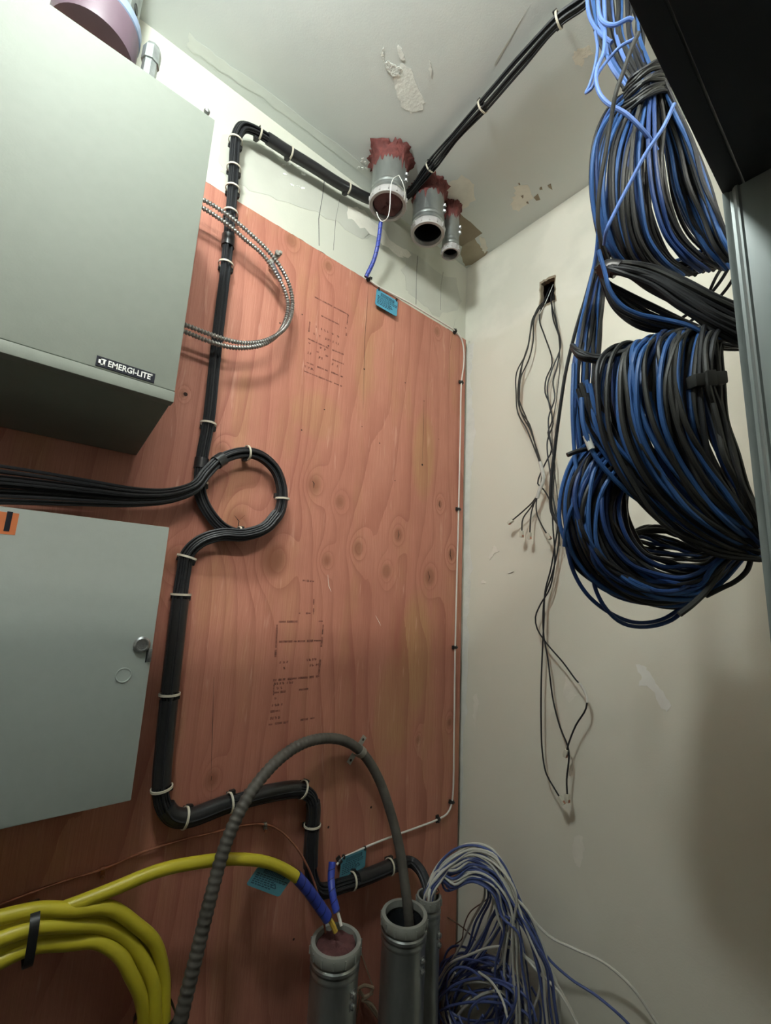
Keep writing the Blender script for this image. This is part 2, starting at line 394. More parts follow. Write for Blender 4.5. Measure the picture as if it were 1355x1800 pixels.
smear(ceil_o, 'c', [(812, 432), (834, 418), (842, 432), (858, 444), (838, 462), (818, 468), (810, 450)], 1.2, 'torn_paper', mat('tan_paper', (.42, .36, .26), .85, var=.15), .0008, 10)
smear(ceil_o, 'c', [(842, 415), (850, 419), (857, 436), (853, 446), (845, 434)], 1, 'compound_smear', 'compound_b', .0016, 11)
smear(ceil_o, 'c', [(930, 10), (871, 108), (869, 115), (872, 114)], .2, 'pencil_line', 'tape', .0005, 12, 2)
# ridge of tape where ceiling meets the back wall
smear(ceil_o, 'c', [(330, 60), (405, 115), (520, 196), (660, 306), (655, 318), (520, 214), (400, 132), (330, 84)], 1.5, 'tape_joint', mat('painted_tape_joint', (.75, .78, .73), .7, var=.05), .0008, 13, 6)
smear(wb, 'b', [(388, 240), (470, 262), (560, 318), (640, 372), (668, 396), (640, 420), (560, 375), (470, 345), (400, 320), (385, 290)], 3, 'tape_joint', 'tape', .0006, 14, 5)
smear(wb, 'b', [(715, 440), (800, 490), (812, 540), (770, 560), (722, 520), (706, 480)], 3, 'tape_joint', 'tape', .0006, 15, 5)
smear(wb, 'b', [(612, 360), (640, 372), (700, 430), (720, 450), (700, 452), (650, 410), (612, 385)], 2.4, 'compound_smear', 'compound_b', .0008, 16, 5)
for k in range(12):
    x, y = 525 + rng.uniform(-30, 24), 300 + rng.uniform(-22, 30)
    smear(wb, 'b', [(x, y), (x + 6, y + 1), (x + 7, y + 3), (x + 1, y + 3)], .7, 'compound_crumb', 'compound', .0012, 50 + k, 2)
def pline(plane, pts, wpx, par):
    P = [(PY(x, y, BACK - .0004) if plane == 'b' else PX(x, y, RIGHT - .0004)) for x, y in pts]
    m_ = MB(); m_.tube(np.array(P), wpx, 4); return m_.build('pencil_line', 'pencil', par, False)
pline('b', [(570, 318), (566, 350), (560, 385), (561, 432)], .0012, wb)
pline('b', [(597, 350), (590, 385), (586, 440)], .0007, wb)
pline('b', [(734, 450), (732, 480), (731, 535)], .0011, wb)
pline('b', [(779, 478), (775, 500), (774, 545)], .0007, wb)
# right wall marks
smear(wr, 'r', [(823, 600), (831, 604), (829, 690), (836, 760), (826, 860), (828, 1000), (822, 1100), (820, 1250), (814, 1300), (811, 1450), (806, 1450), (811, 1200), (818, 900), (821, 700)], 1.6, 'compound_strip', mat('white_compound', (.80, .79, .72), .7, var=.1, bump=.6), .0008, 17, 8)
smear(wr, 'r', [(1118, 1170), (1134, 1168), (1148, 1196), (1165, 1215), (1180, 1238), (1172, 1252), (1158, 1236), (1142, 1210), (1124, 1206), (1128, 1190)], 1.8, 'compound_smear', mat('pale_compound', (.88, .87, .81), .7, var=.1), .0010, 18)
smear(wr, 'r', [(1010, 1470), (1024, 1470), (1026, 1500), (1020, 1526), (1010, 1518), (1007, 1490)], 1.4, 'compound_smear', 'compound_b', .0008, 19)
smear(wr, 'r', [(865, 962), (872, 960), (876, 968), (868, 974), (862, 984), (858, 980), (866, 970)], 1.1, 'compound_crumb', 'compound_b', .0018, 21)
smear(wr, 'r', [(893, 1007), (903, 1003), (904, 1006), (894, 1009)], .6, 'compound_crumb', 'compound_b', .0015, 22)
smear(wr, 'r', [(846, 1022), (853, 1021), (856, 1026), (848, 1025)], .8, 'compound_crumb', 'compound_b', .0015, 23)
smear(wr, 'r', [(832, 1222), (838, 1220), (842, 1240), (836, 1280), (830, 1262), (834, 1245)], 1.2, 'compound_smear', 'compound_b', .0009, 24)
smear(wr, 'r', [(992, 1190), (1012, 1202), (1015, 1222), (1000, 1235), (990, 1215)], 2, 'compound_smear', 'compound_b', .0005, 25)

# ================================================================== PLYWOOD
ply_x0, ply_x1, ply_top = -.072, 1.148, EYE + .942
knots_px = [(511, 422, 12), (577, 468, 9), (768, 583, 9), (552, 852, 14), (597, 882, 10), (773, 886, 8), (700, 940, 12), (629, 964, 12), (574, 985, 10), (480, 984, 23), (415, 920, 20), (679, 1004, 12), (755, 1014, 16), (793, 975, 11), (372, 1370, 10), (388, 793, 11), (306, 985, 16), (790, 1270, 8), (322, 693, 5), (735, 1300, 6)]
def ply_panel(x0, x1, z0, z1, name, label, seedx):
    t = thing(name, ((x0 + x1) / 2, PLYF + .009, z0), label, 'plywood sheet', 'plywood sheets on the back wall')
    st = .0055; nx = int((x1 - x0) / st); nz = int((z1 - z0) / (st * 1.15))
    xs = np.linspace(x0 + .0012, x1 - .0012, nx); zs = np.linspace(z0, z1, nz)
    Xg, Zg = np.meshgrid(xs, zs)
    rg = np.random.default_rng(seedx)
    def sn(sx, sz, k=7):
        a = np.zeros_like(Xg)
        for _ in range(k): a += np.sin(Xg * sx * rg.uniform(.4, 1.3) * rg.choice([-1, 1]) + Zg * sz * rg.uniform(.4, 1.3) + rg.uniform(0, 6.28))
        return a / k ** .5
    g = Xg * 17 + 1.25 * sn(7, 1.6) + .42 * sn(18, 3.2) + .14 * sn(60, 9)
    kn = np.zeros_like(Xg); pale = np.zeros_like(Xg)
    for (x, y, r) in knots_px:
        p = PY(x, y, PLYF); rr = r * 1.06 / F
        dx, dz = Xg - p[0], Zg - p[2]
        q = (dx / rr) ** 2 + (dz / (rr * 1.25)) ** 2
        g += 2.3 * np.exp(-q / 3.0) + .7 * np.exp(-(dx / (rr * 1.8)) ** 2 - (dz / (rr * 6)) ** 2)
        kn = np.maximum(kn, np.exp(-(q / 1.0) ** 2) * .8)
    for (x, y, sx, sz, a) in [(745, 800, .045, .13, .9), (730, 1150, .06, .16, 1.0), (560, 730, .07, .06, .5), (700, 1230, .07, .12, .6), (640, 640, .03, .10, .5), (425, 720, .02, .1, .5)]:
        p = PY(x, y, PLYF); pale = np.maximum(pale, a * np.clip(1.6 - ((Xg - p[0]) / sx) ** 2 - ((Zg - p[2]) / sz) ** 2, 0, 1))
    V = np.stack([Xg.ravel(), np.full(Xg.size, PLYF), Zg.ravel()], 1)
    idx = np.arange(nx * nz).reshape(nz, nx)
    Fq = np.stack([idx[:-1, :-1], idx[:-1, 1:], idx[1:, 1:], idx[1:, :-1]], -1).reshape(-1, 4)
    org = np.array(t['_o']); me = bpy.data.meshes.new('face_veneer'); me.from_pydata((V - org).tolist(), [], Fq.tolist())
    for nm, arr in (('grain', g), ('knot', kn), ('pale', pale)):
        at = me.attributes.new(nm, 'FLOAT', 'POINT'); at.data.foreach_set('value', arr.ravel().astype('f'))
    me.materials.append(M['ply']); fo = bpy.data.objects.new('face_veneer', me); COL.objects.link(fo); fo.parent = t; fo['_o'] = t['_o']
    b = MB(); yb = BACK - .0003; e = .0005; ch = .0016
    # ragged top and side edges, plies
    n = 90; rag = rg.normal(0, .0009, n)
    tx = np.linspace(x0, x1, n)
    for i in range(n - 1):
        for (ya, yc, dz_) in ((PLYF + .0001, PLYF + .006, 0), (PLYF + .006, PLYF + .012, -.0012), (PLYF + .012, yb, 0.0)):
            h0, h1 = z1 + rag[i] + dz_, z1 + rag[i + 1] + dz_
            b.add([(tx[i], ya, h0), (tx[i + 1], ya, h1), (tx[i + 1], yc, h1), (tx[i], yc, h0), (tx[i], ya, z1 - .004), (tx[i + 1], ya, z1 - .004)], [(0, 1, 2, 3), (0, 1, 5, 4)])
    for x in (x0, x1):
        for (ya, yc, d_) in ((PLYF, PLYF + .006, 0), (PLYF + .006, PLYF + .012, .001), (PLYF + .012, yb, 0)):
            xx = x - d_ if x == x1 else x + d_
            b.add([(xx, ya, z0), (xx, yc, z0), (xx, yc, z1), (xx, ya, z1)], [(0, 1, 2, 3)])
    b.add([(x0, yb, z0), (x1, yb, z0), (x1, PLYF, z0), (x0, PLYF, z0)], [(0, 1, 2, 3)])
    b.build('core_plies', 'plyedge', t, False)
    return t
ply = ply_panel(ply_x0, ply_x1, .012, ply_top, 'plywood_sheet', 'reddish stained plywood sheet with knots, filling the corner right of the two grey cabinets', 11)
ply2 = ply_panel(ply_x0 - 1.222, ply_x0 - .002, .012, ply_top, 'plywood_sheet', 'stained plywood sheet behind the grey cabinets and the yellow cable coil at far left', 12)
# nail holes, knot cracks and thin checks in the veneer
def onply(x, y, e=.0003): return PY(x, y, PLYF - e)
for x, y, r in [(326, 693, 3.4), (742, 817, 2.8), (570, 720, 1.6), (531, 553, 1.4), (577, 608, 1.8), (640, 649, 2.2), (667, 779, 1.6), (712, 673, 1.5), (694, 845, 1.4), (652, 1419, 2.4), (577, 1454, 2.3), (516, 1651, 2), (636, 750, 1.2), (492, 568, 1.8), (530, 756, 1.6), (771, 772, 1.2), (745, 705, 1.2)]:
    c = onply(x, y, .0); rr = r / F
    mb = MB(); mb.lathe([(rr, -.0004), (rr * .5, -.0005), (0.0001, -.0005)], c, (0, 1, 0), 10); mb.build('nail_hole', 'hole', ply, False)
def check(pts, w=.0006, name='veneer_crack', m='hole'):
    P = np.array([onply(x, y, .0001) for x, y in pts]); k = MB(); k.tube(P, [w * .3] + [w] * (len(P) - 2) + [w * .3], 4); return k.build(name, m, ply, False)
check([(648, 500), (645, 540), (641, 600), (640, 650), (638, 720)]); check([(745, 705), (744, 760), (742, 815)]); check([(800, 560), (790, 620), (789, 700)], .0004)
check([(549, 845), (552, 850), (551, 858)], .0014); check([(773, 880), (772, 888), (774, 893)], .0014); check([(700, 932), (701, 940), (699, 948)], .0014)
check([(792, 965), (791, 975), (794, 986)], .0016); check([(752, 1004), (755, 1014), (753, 1022)], .0014); check([(412, 906), (420, 916), (418, 928), (424, 934)], .0010); check([(421, 914), (430, 906)], .0008)
check([(372, 1364), (371, 1372)], .0016); check([(376, 1190), (373, 1290), (371, 1360)], .0006); check([(372, 1378), (370, 1420)], .0005); check([(388, 745), (387, 790)], .0005)
check([(660, 1082), (667, 1095), (669, 1100)], .0008, 'pale_scratch', 'compound_b')
check([(576, 1010), (578, 1030), (582, 1040)], .0009, 'pale_scratch', 'compound_b')
# mill stamps: rows of faded ink
def stamp(rows, cols, w0, seed, label):
    rg = np.random.default_rng(seed); k = MB()
    def bar(a, b, w):
        A, B = onply(*a, .0004), onply(*b, .0004); d = nrm(B - A); n = np.cross(d, (0, 1, 0)) * w / 2
        k.add([A - n, B - n, B + n, A + n], [(0, 1, 2, 3)])
    for (a, b, gaps) in rows:
        a, b = np.array(a, float), np.array(b, float); t = 0
        while t < 1:
            l = rg.uniform(.06, .25)
            if rg.random() > gaps: bar(a + (b - a) * t, a + (b - a) * min(1, t + l), w0 * rg.uniform(.7, 1.3))
            t += l + rg.uniform(.0, .05)
    for (a, b, hgt) in cols:      # illegible rows of small characters
        a, b = np.array(a, float), np.array(b, float); n = int(np.linalg.norm(b - a) / 5)
        for i in range(n):
            if rg.random() < .35: continue
            c = a + (b - a) * (i + rg.uniform(-.2, .2)) / n
            u = rg.uniform(-1.2, 1.2)
            bar(c + (u, -hgt / 2), c + (-u * .5, hgt / 2), w0 * .8)
            if rg.random() < .5: bar(c + (0, rg.uniform(-1, 1)), c + (2.2, rg.uniform(-1, 1)), w0 * .7)
    return k.build('mill_stamp', 'ink', ply, False, {'label': label, 'kind': 'stuff'})
stamp([((553, 522), (612, 553), .2), ((549, 547), (609, 577), .1), ((541, 595), (577, 612), .1), ((584, 615), (604, 623), .1), ((541, 611), (577, 627), .3), ((584, 632), (604, 640), .1), ((539, 637), (576, 652), .25), ((582, 654), (603, 663), .1), ((534, 652), (601, 679), .05),
       ((612, 553), (610, 570), .0), ((609, 585), (603, 655), .55), ((548, 525), (538, 640), .55)],
      [((551, 572), (600, 594), 4), ((548, 585), (600, 607), 4), ((543, 603), (575, 616), 4), ((541, 620), (575, 634), 4), ((584, 640), (603, 648), 4), ((537, 644), (560, 654), 4)], .0038, 5, 'faded printed mill stamp table, upper')
stamp([((490, 1093), (567, 1092), .15), ((490, 1128), (564, 1126), .12), ((480, 1196), (559, 1189), .1), ((480, 1218), (557, 1209), .25), ((475, 1251), (500, 1248), .2), ((472, 1274), (553, 1262), .05), ((487, 1098), (478, 1275), .5), ((568, 1098), (560, 1190), .5), ((525, 1078), (551, 1078), .2), ((528, 1020), (552, 1022), .2), ((552, 1024), (551, 1078), .5)],
      [((483, 1202), (520, 1199), 4), ((483, 1210), (505, 1208), 4), ((478, 1228), (510, 1226), 4), ((479, 1240), (505, 1237), 4), ((475, 1263), (500, 1260), 5), ((487, 1165), (510, 1163), 4), ((490, 1175), (505, 1174), 4), ((540, 1160), (565, 1158), 4), ((540, 1170), (565, 1168), 4)], .0044, 6, 'faded printed mill stamp table, lower')

# ================================================================== CABINETS
t = thing('battery_cabinet', (-.2, .86, EYE + .25), 'large grey-green metal emergency lighting cabinet with black name plate, upper left', 'cabinet')
bx1, by0 = .153, .742; zt, zb = EYE + .843, EYE + .287
mb = MB(); mb.box((-.52, by0 + .004, zb), (bx1, PLYF - .0005, zt - .004), .004)
V = mb.v[0]; low = V[:, 2] < zb + .02; back = V[:, 1] > .9; V[low & back, 2] -= .036      # sloping underside
mb.build('body', 'cab', t)
mb = MB(); mb.box((-.52, by0 - .004, zb + .020), (bx1 + .0015, by0 + .012, zt), .002); mb.build('front_cover', 'cab', t)
mb = MB(); c = PY(365, 193, by0 - .006); mb.lathe([(.0052, .006), (.0052, .003), (.0036, 0), (.0001, -.001)], c, (0, 1, 0), 14); mb.build('cover_screw', 'steel', t)
mb = MB(); mb.box((-.52, by0 - .0085, zb - .0005), (bx1 + .001, by0 + .012, zb + .0175), .0012); mb.build('bottom_lip', 'cab', t)
# name plate
A, B, Cc = PY(169, 633, by0 - .0046), PY(272, 664, by0 - .0046), PY(166, 647, by0 - .0046)
z0_ = zb + .0225; h = .0155
xa, xb = A[0], B[0]
mb = MB(); mb.box((xa, by0 - .0056, z0_), (xb, by0 - .004, z0_ + h), .0002); npl = mb.build('name_plate', 'label_black', t, False)
wd_ = xb - xa
text('EMERGI-LITE', .0128, 'label_white', npl, (xa + wd_ * .185, by0 - .0058, z0_ + .0036), (1, 0, 0), (0, 0, 1), bold=.00022)
# scale the lettering to the plate
le = [c for c in npl.children if c.name.startswith('lettering')][0]
vx = [v.co.x for v in le.data.vertices]; sx_ = (wd_ * .73) / (max(vx) - min(vx)); m0 = min(vx)
for v in le.data.vertices: v.co.x = m0 + (v.co.x - m0) * sx_
text('®', .0045, 'label_white', npl, (xb - .0068, by0 - .0058, z0_ + .0098), (1, 0, 0), (0, 0, 1), name='mark')
mb = MB(); ex = xa + wd_ * .035; ez = z0_ + .003; w_ = wd_ * .115; yy = by0 - .0059     # arrow-like emblem left of the letters
for poly in ([(0, 0), (.003, 0), (.003, .0095), (0, .0095)], [(0, .0076), (.010, .0079), (w_, .0095), (0, .0095)], [(.006, 0), (.0085, 0), (.0085, .0076), (.006, .0076)], [(.0045, .002), (.0068, 0), (w_ - .001, 0), (.009, .0022)], [(.0, .0), (.0055, .0), (.0055, .0018), (0, .0018)]):
    mb.add([(ex + a, yy, ez + b) for a, b in poly], [tuple(range(4))])
mb.build('emblem', 'label_white', npl, False)

t = thing('panel_cabinet', (-.2, .93, EYE - .36), 'smaller pale grey metal cabinet with round key lock and orange number sticker, lower left', 'cabinet')
cx1, cy0 = .2085, .880; ct, cb = EYE + .105, EYE - .353
mb = MB(); mb.box((-.45, cy0 + .016, cb + .006), (cx1 - .006, PLYF - .0005, ct - .004), .003); mb.build('body', 'cab2', t)
mb = MB(); mb.box((-.452, cy0, cb), (cx1, cy0 + .014, ct), .0022); dr = mb.build('door', 'cab2', t)
c = PY(249, 1133, cy0)
mb = MB(); mb.lathe([(.0135, 0), (.0135, -.003), (.0105, -.006), (.0085, -.006), (.0080, -.0035), (.0001, -.0035)], c, (0, 1, 0), 24); lk = mb.build('lock', 'steel', dr)
c = PY(262, 1152, cy0); mb = MB(); mb.box(c - (.0025, .004, .011), c + (.0035, .001, .012), .001); mb.build('latch_tab', 'steel', dr)
c2 = c - (.004, 0, 0); mb = MB(); mb.box(c2 - (.0012, .0008, .0115), c2 + (.0008, .001, .012)); mb.build('latch_slot', 'blackp', dr, False)
c = PY(217, 1187, cy0); mb = MB(); mb.lathe([(.0125, -.0001), (.0118, -.0010), (.0108, -.0010), (.0100, -.0003), (.0001, -.0002)], c, (0, 1, 0), 24); mb.build('knockout', 'cab2', dr)
sa, sb = PY(-40, 893, cy0 - .0006), PY(34, 903, cy0 - .0006); zs0 = PY(30, 941, cy0)[2]
mb = MB(); mb.box((sa[0], cy0 - .0007, zs0), (sb[0], cy0 - .0001, sb[2])); stc = mb.build('number_sticker', 'orange', dr, False)
o1 = PY(3, 932, cy0 - .0012); text('1', .040, 'label_black', stc, (sb[0] - .021, cy0 - .0010, zs0 + .006), (1, 0, 0), (0, 0, 1), name='numeral', bold=.0014)

# ceiling alarm above the cabinet
ac = np.array([-.040, .900]); zr = EYE + 1.08
t = thing('ceiling_alarm', (*ac, EYE + .99), 'round red alarm under a metal ceiling box, peeking over the upper cabinet', 'alarm')
mb = MB(); mb.lathe([(.0680, EYE + .995), (.070, EYE + 1.005), (.070, zr)], (ac[0], ac[1], 0), (0, 0, 1), 48); mb.lathe([(.0001, EYE + .992), (.055, EYE + .992), (.0680, EYE + .995)], (ac[0], ac[1], 0), (0, 0, 1), 48); mb.build('red_cover', 'red', t)
mb = MB(); mb.lathe([(.070, zr - .022), (.0722, zr - .020), (.0722, zr - .002), (.069, zr + .002), (.060, zr + .004)], (ac[0], ac[1], 0), (0, 0, 1), 48); mb.build('rim', mat('blue_grey_rim', (.25, .32, .45), .4), t)
mb = MB(); mb.lathe([(.061, zr + .001), (.061, CEIL - .001)], (ac[0], ac[1], 0), (0, 0, 1), 8); mb.build('octagon_box', 'galvd', t, False)
mb = MB(); a = math.radians(-22); d = np.array([math.cos(a), math.sin(a), 0]); mb.lathe([(.009, .0), (.009, .0012), (.0001, .0012)], np.array([ac[0], ac[1], zr + .045]) + d * .0570, d, 14); mb.build('knockout_hole', 'blackp', t)
c = np.array([.052, .885, zt])
t2 = thing('conduit_connector', c, 'small grey metal connector standing on the cabinet top beside the alarm', 'connector')
mb = MB(); mb.lathe([(.014, .0), (.014, .19), (.017, .19), (.017, .222), (.013, .232), (.0001, .232)], c, (0, 0, 1), 8); mb.build('hex_body', 'galvd', t2, False)
mb = MB(); mb.lathe([(.019, .0), (.019, .008), (.0125, .008), (.0125, .0)], c, (0, 0, 1), 16, True); mb.build('locknut', 'steel', t2)

# ================================================================== LAMPS (out of frame; the strip is added as fill)
def fill_strip_lamp(LY, LX0, LX1, m, label):
    t = thing('fill_strip_lamp', ((LX0 + LX1) / 2, LY, CEIL - .09), label, 'lamp', None)
    mb = MB(); mb.box((LX0 - .03, LY - .03, CEIL - .125), (LX1 + .03, LY + .03, CEIL - .085), .004)
    for hx in (LX0 + .1, LX1 - .1): mb.box((hx - .006, LY - .006, CEIL - .09), (hx + .006, LY + .006, CEIL - .0005))
    mb.build('housing', 'lampw', t)
    for dx in (-.03, .03):
        mb = MB(); mb.tube([(LX0, LY + dx, CEIL - .146), (LX1, LY + dx, CEIL - .146)], .013, 14); mb.build('tube', m, t)
        for y in (LX0 - .015, LX1 + .012):
            mb = MB(); mb.box((y - .012, LY + dx - .012, CEIL - .162), (y + .012, LY + dx + .012, CEIL - .122), .002); mb.build('lamp_holder', 'lampw', t)
gx, gy, gz = -.10, .34, CEIL - .120
t = thing('globe_lamp', (gx, gy, gz), 'opal globe lamp on the ceiling just in front of the upper grey cabinet', 'lamp')
mb = MB(); mb.lathe([(.0001, CEIL - .001), (.055, CEIL - .001), (.055, CEIL - .012), (.034, CEIL - .03), (.030, CEIL - .060), (.0001, CEIL - .060)], (gx, gy, 0), (0, 0, 1), 32); mb.build('lamp_base', 'lampw', t)
mb = MB(); mb.sphere((gx, gy, gz), .066, 32); mb.build('globe', 'tube_on', t)
fill_strip_lamp(-.55, -.60, .30, 'fill_tube_on', 'unseen twin-tube strip lamp added as fill behind the camera, over the rack')

# ================================================================== RACK (camera stands inside its open side)
X0 = .60; ry = .106; rz = EYE + .512
t = thing('equipment_rack', (X0, -.3, 0), 'dark topped equipment rack with grey steel side panel, at the right edge', 'rack')
mb = MB(); mb.box((-.72, -.80, rz), (X0 + .03, ry - .022, rz + .02), .001); mb.build('top_panel', 'rackd', t, False)  # panel and rail extended leftward out of view to shade the lower wall
mb = MB(); mb.box((-.72, ry - .020, rz - .0015), (X0 + .03, ry, rz + .075), .0015); mb.build('top_rail', 'rackd', t)
# rear post: folded channel
zlo = .03
mb = MB()
prof = [(X0 + .045, ry - .001), (X0, ry), (X0 + .0005, ry - .004), (X0 + .0030, ry - .0065), (X0 + .0030, ry - .0095), (X0 + .0005, ry - .0105), (X0 - .0022, ry - .0135), (X0 - .0022, ry - .0155), (X0 + .001, ry - .0175), (X0 + .001, ry - .05), (X0 + .045, ry - .05)]
mb.prism([(x, y, zlo) for x, y in prof], (0, 0, rz - .003 - zlo)); mb.build('rear_post', 'rackg', t)
mb = MB(); mb.box((X0 + .0012, -.75, zlo), (X0 + .004, ry - .018, rz - .004)); mb.build('side_panel', 'rackg', t, False)
mb = MB(); mb.box((X0 - .01, -.75, 0), (X0 + .045, ry, .035), .002); mb.build('base_rail', 'rackd', t, False)

# unseen dark boxes added behind the camera to block bounced light
for k_, (z0_, z1_) in enumerate(((.06, .34), (.36, .62), (.64, .88), (.90, 1.12), (1.14, 1.34))):
    t = thing('light_blocker', (-.05, -.4, z0_), 'unseen dark box added behind the camera to block light, ' + ('lowest', 'second lowest', 'middle', 'second highest', 'highest')[k_] + ' of five', 'light blocker', 'boxes added to block light')
    mb = MB(); mb.box((-.66, -.74, z0_), (X0 - .012, -.075, z1_), .002); mb.build('blocker_box', 'rackd', t)
    mb = MB(); mb.box((-.67, -.075, z0_ - .004), (X0 - .010, -.071, z1_ + .004), .001); mb.build('blocker_plate', 'rackd', t)

# ================================================================== CONDUITS
def emt(x, y, z0, z1, r, label, down, plug=None, wire=False, putty=None, group=None, bushing=True):
    """steel conduit stub; its open end points down (from the ceiling) or up (from the floor)"""
    zend = z0 if down else z1; s = 1 if down else -1       # s: direction from the open end into the pipe
    t = thing('conduit_stub', (x, y, z0), label, 'conduit', group)
    o = np.array([x, y, zend])
    mb = MB(); mb.lathe([(r, s * .020), (r, abs(z1 - z0) * s)], o, (0, 0, 1), 36)
    mb.lathe([(r * .93, s * .001), (r * .93, s * min(.16, abs(z1 - z0)))], o, (0, 0, 1), 36)
    mb.build('pipe', 'galv', t)
    # compression ring: two rolled beads of the connector
    mb = MB(); p = []
    mb.lathe([(r, s * .052), (r * 1.035, s * .048), (r * 1.035, s * .044), (r * 1.0, s * .040), (r * 1.0, s * .037), (r * 1.05, s * .034), (r * 1.05, s * .029), (r * 1.0, s * .026), (r * 1.0, s * .02)], o, (0, 0, 1), 36)
    mb.build('connector_bead', 'galv', t)
    mb = MB(); mb.lathe([(r * .88, 0), (r * 1.04, 0), (r * 1.075, s * .004), (r * 1.075, s * .018), (r * 1.03, s * .022), (r * .98, s * .022), (r * .86, s * .014)], o, (0, 0, 1), 40, True)
    bu = mb.build('bushing', 'bush' if down else 'bush_shade', t)
    mb = MB()
    for k in range(14):
        a = 2 * math.pi * k / 14; d = np.array([math.cos(a), math.sin(a), 0]); tt = np.array([-d[1], d[0], 0])
        mb.box((-.0012, 0, -.007), (.0012, .0025, .007), 0, axes=[tt, d, (0, 0, 1)], o=o + d * (r * 1.065) + np.array([0, 0, s * .011]))
    mb.build('grip_ribs', 'bush' if down else 'bush_shade', bu, False)
    # set screws on the side towards the room
    sd = nrm([.50, -.80, 0]) if down else nrm([.25, -.95, 0]); 
    mb = MB()
    for k in (0, 1):
        cc = o + sd * r * .98 + np.array([0, 0, s * (.074 + .020 * k)])
        mb.lathe([(.006, -.002), (.006, .006), (.004, .008), (.0001, .008)], cc, sd, 8)
        mb.box((-.007, -.002, -.007), (.007, .002, .007), .001, axes=[np.cross(sd, (0, 0, 1)), sd, (0, 0, 1)], o=cc)
    mb.build('set_screw', 'steel', t)
    if plug:
        mb = MB(); rg = np.random.default_rng(int(x * 100)); prof = [(r * .90, s * .020), (r * .8, s * .008), (r * .5, s * .004), (r * .2, s * .006), (.0001, s * .004)]
        mb.lathe(prof, o, (0, 0, 1), 26); V = mb.v[0]; V += rg.normal(0, .0016, V.shape) * np.array([.2, .2, 1]); mb.build('putty_plug', 'firep', t)
    else:
        mb = MB(); mb.lathe([(r * .925, s * .02), (r * .925, s * .16), (.0001, s * .16)], o, (0, 0, 1), 30); mb.build('dark_bore', 'pipein', t)
    if putty:
        mb = MB(); rg = np.random.default_rng(putty); seg = 64; zc = CEIL
        rings = [(1.0, -.050, .25), (1.04, -.024, .5), (1.12, -.012, .6), (1.22, -.007, 1.1), (1.31, -.001, 1.4)]
        V = []; ph = rg.uniform(0, 6, 6)
        for rr_, hz, nz_ in rings:
            for j in range(seg):
                a = 2 * math.pi * j / seg
                wv = .06 * math.sin(3 * a + ph[0]) + .06 * math.sin(5 * a + ph[1]) + .04 * math.sin(11 * a + ph[2]) + rg.normal(0, .055)
                q = r * rr_ + (r * wv * nz_ * 1.0 if nz_ > .45 else 0); q = max(q, r * 1.004)
                hh = hz + (rg.normal(0, .010) if nz_ < .4 else rg.normal(0, .0012)) * (1 if hz < -.005 else 0)
                V.append((x + q * math.cos(a), y + q * math.sin(a), zc + hh - (0.0006 if hz > -.002 else 0)))
        mb.add(V, [(i * seg + j, i * seg + (j + 1) % seg, (i + 1) * seg + (j + 1) % seg, (i + 1) * seg + j) for i in range(len(rings) - 1) for j in range(seg)])
        mb.build('fire_putty', 'fire', t)
    return t, o
r4, r2 = .0505, .0265
c1, o1c = emt(.662, .866, EYE + 1.100, CEIL - .0005, r4, 'fat galvanised conduit from the ceiling, plugged red with a wire loop, leftmost of the three', True, plug=True, putty=21, group='ceiling conduits')
c2, o2c = emt(.820, .862, EYE + 1.102, CEIL - .0005, r4 * .97, 'fat open galvanised conduit from the ceiling, between the wired one and the thin one', True, putty=22, group='ceiling conduits')
c3, o3c = emt(.918, .856, EYE + 1.088, CEIL - .0005, r2, 'thin open galvanised conduit from the ceiling, nearest the corner', True, putty=23, group='ceiling conduits')
cA, oA = emt(.648, .884, .0005, EYE - .722, r4, 'fat floor conduit plugged with red putty, wire tied round it, blue wraps entering', False, plug=True, group='floor conduits')
cB, oB = emt(.822, .860, .0005, EYE - .722, r4, 'fat floor conduit with grey bushing and the dusty grey flex going in', False, group='floor conduits')
cC, oC = emt(.915, .872, .0005, EYE - .722, .0285, 'thin floor conduit behind the fat open one, white and blue cables spilling out', False, group='floor conduits')
# wire loop of the ceiling conduit
lp = [PD(*q) for q in [(701, 308, 1.19), (690, 316, 1.16), (686, 340, 1.14), (685, 365, 1.13), (681, 383, 1.13), (672, 389, 1.15), (665, 382, 1.17), (662, 373, 1.19)]]
mb = MB(); mb.tube(smooth_path(lp), .0011, 6); mb.build('wire_loop', 'wwhite', c1)
lp = [PD(*q) for q in [(701, 308, 1.19), (708, 322, 1.19), (712, 338, 1.20), (710, 352, 1.21)]]
mb = MB(); mb.tube(smooth_path(lp), .0010, 6); mb.build('wire_loop', 'wwhite', c1)
# ground lug and tied wire on the lower left conduit
dA = 1.05
mb = MB()
for path in ([(560, 1650), (547, 1700), (544, 1740), (548, 1775), (562, 1785), (580, 1788), (606, 1760)], [(620, 1738), (630, 1745), (630, 1765), (624, 1800), (618, 1830)]):
    P = [PD(x, y, (1.0)) for x, y in path]; mb.tube(smooth_path(P), .0016, 6)
mb.build('wire_wrap', 'twine', cA)
mb = MB(); P = [PD(x, y, 1.0) for x, y in ((552, 1805), (568, 1790), (590, 1795), (620, 1778))]; mb.tube(smooth_path(P), .0045, 8); mb.build('wire_wrap', 'twine', cA)
mb = MB(); mb.tube(smooth_path([PD(x, y, d) for x, y, d in ((628, 1650, 1.08), (640, 1690, 1.07), (656, 1736, 1.06))]), .0013, 6)
for pp in ([(656, 1736), (650, 1748), (636, 1758)], [(656, 1736), (640, 1732), (630, 1738)], [(636, 1758), (652, 1765), (672, 1800), (685, 1830)], [(645, 1762), (665, 1790), (690, 1830)], [(632, 1740), (640, 1752), (655, 1745)]):
    mb.tube(smooth_path([PD(x, y, 1.05) for x, y in pp]), .0035, 7)
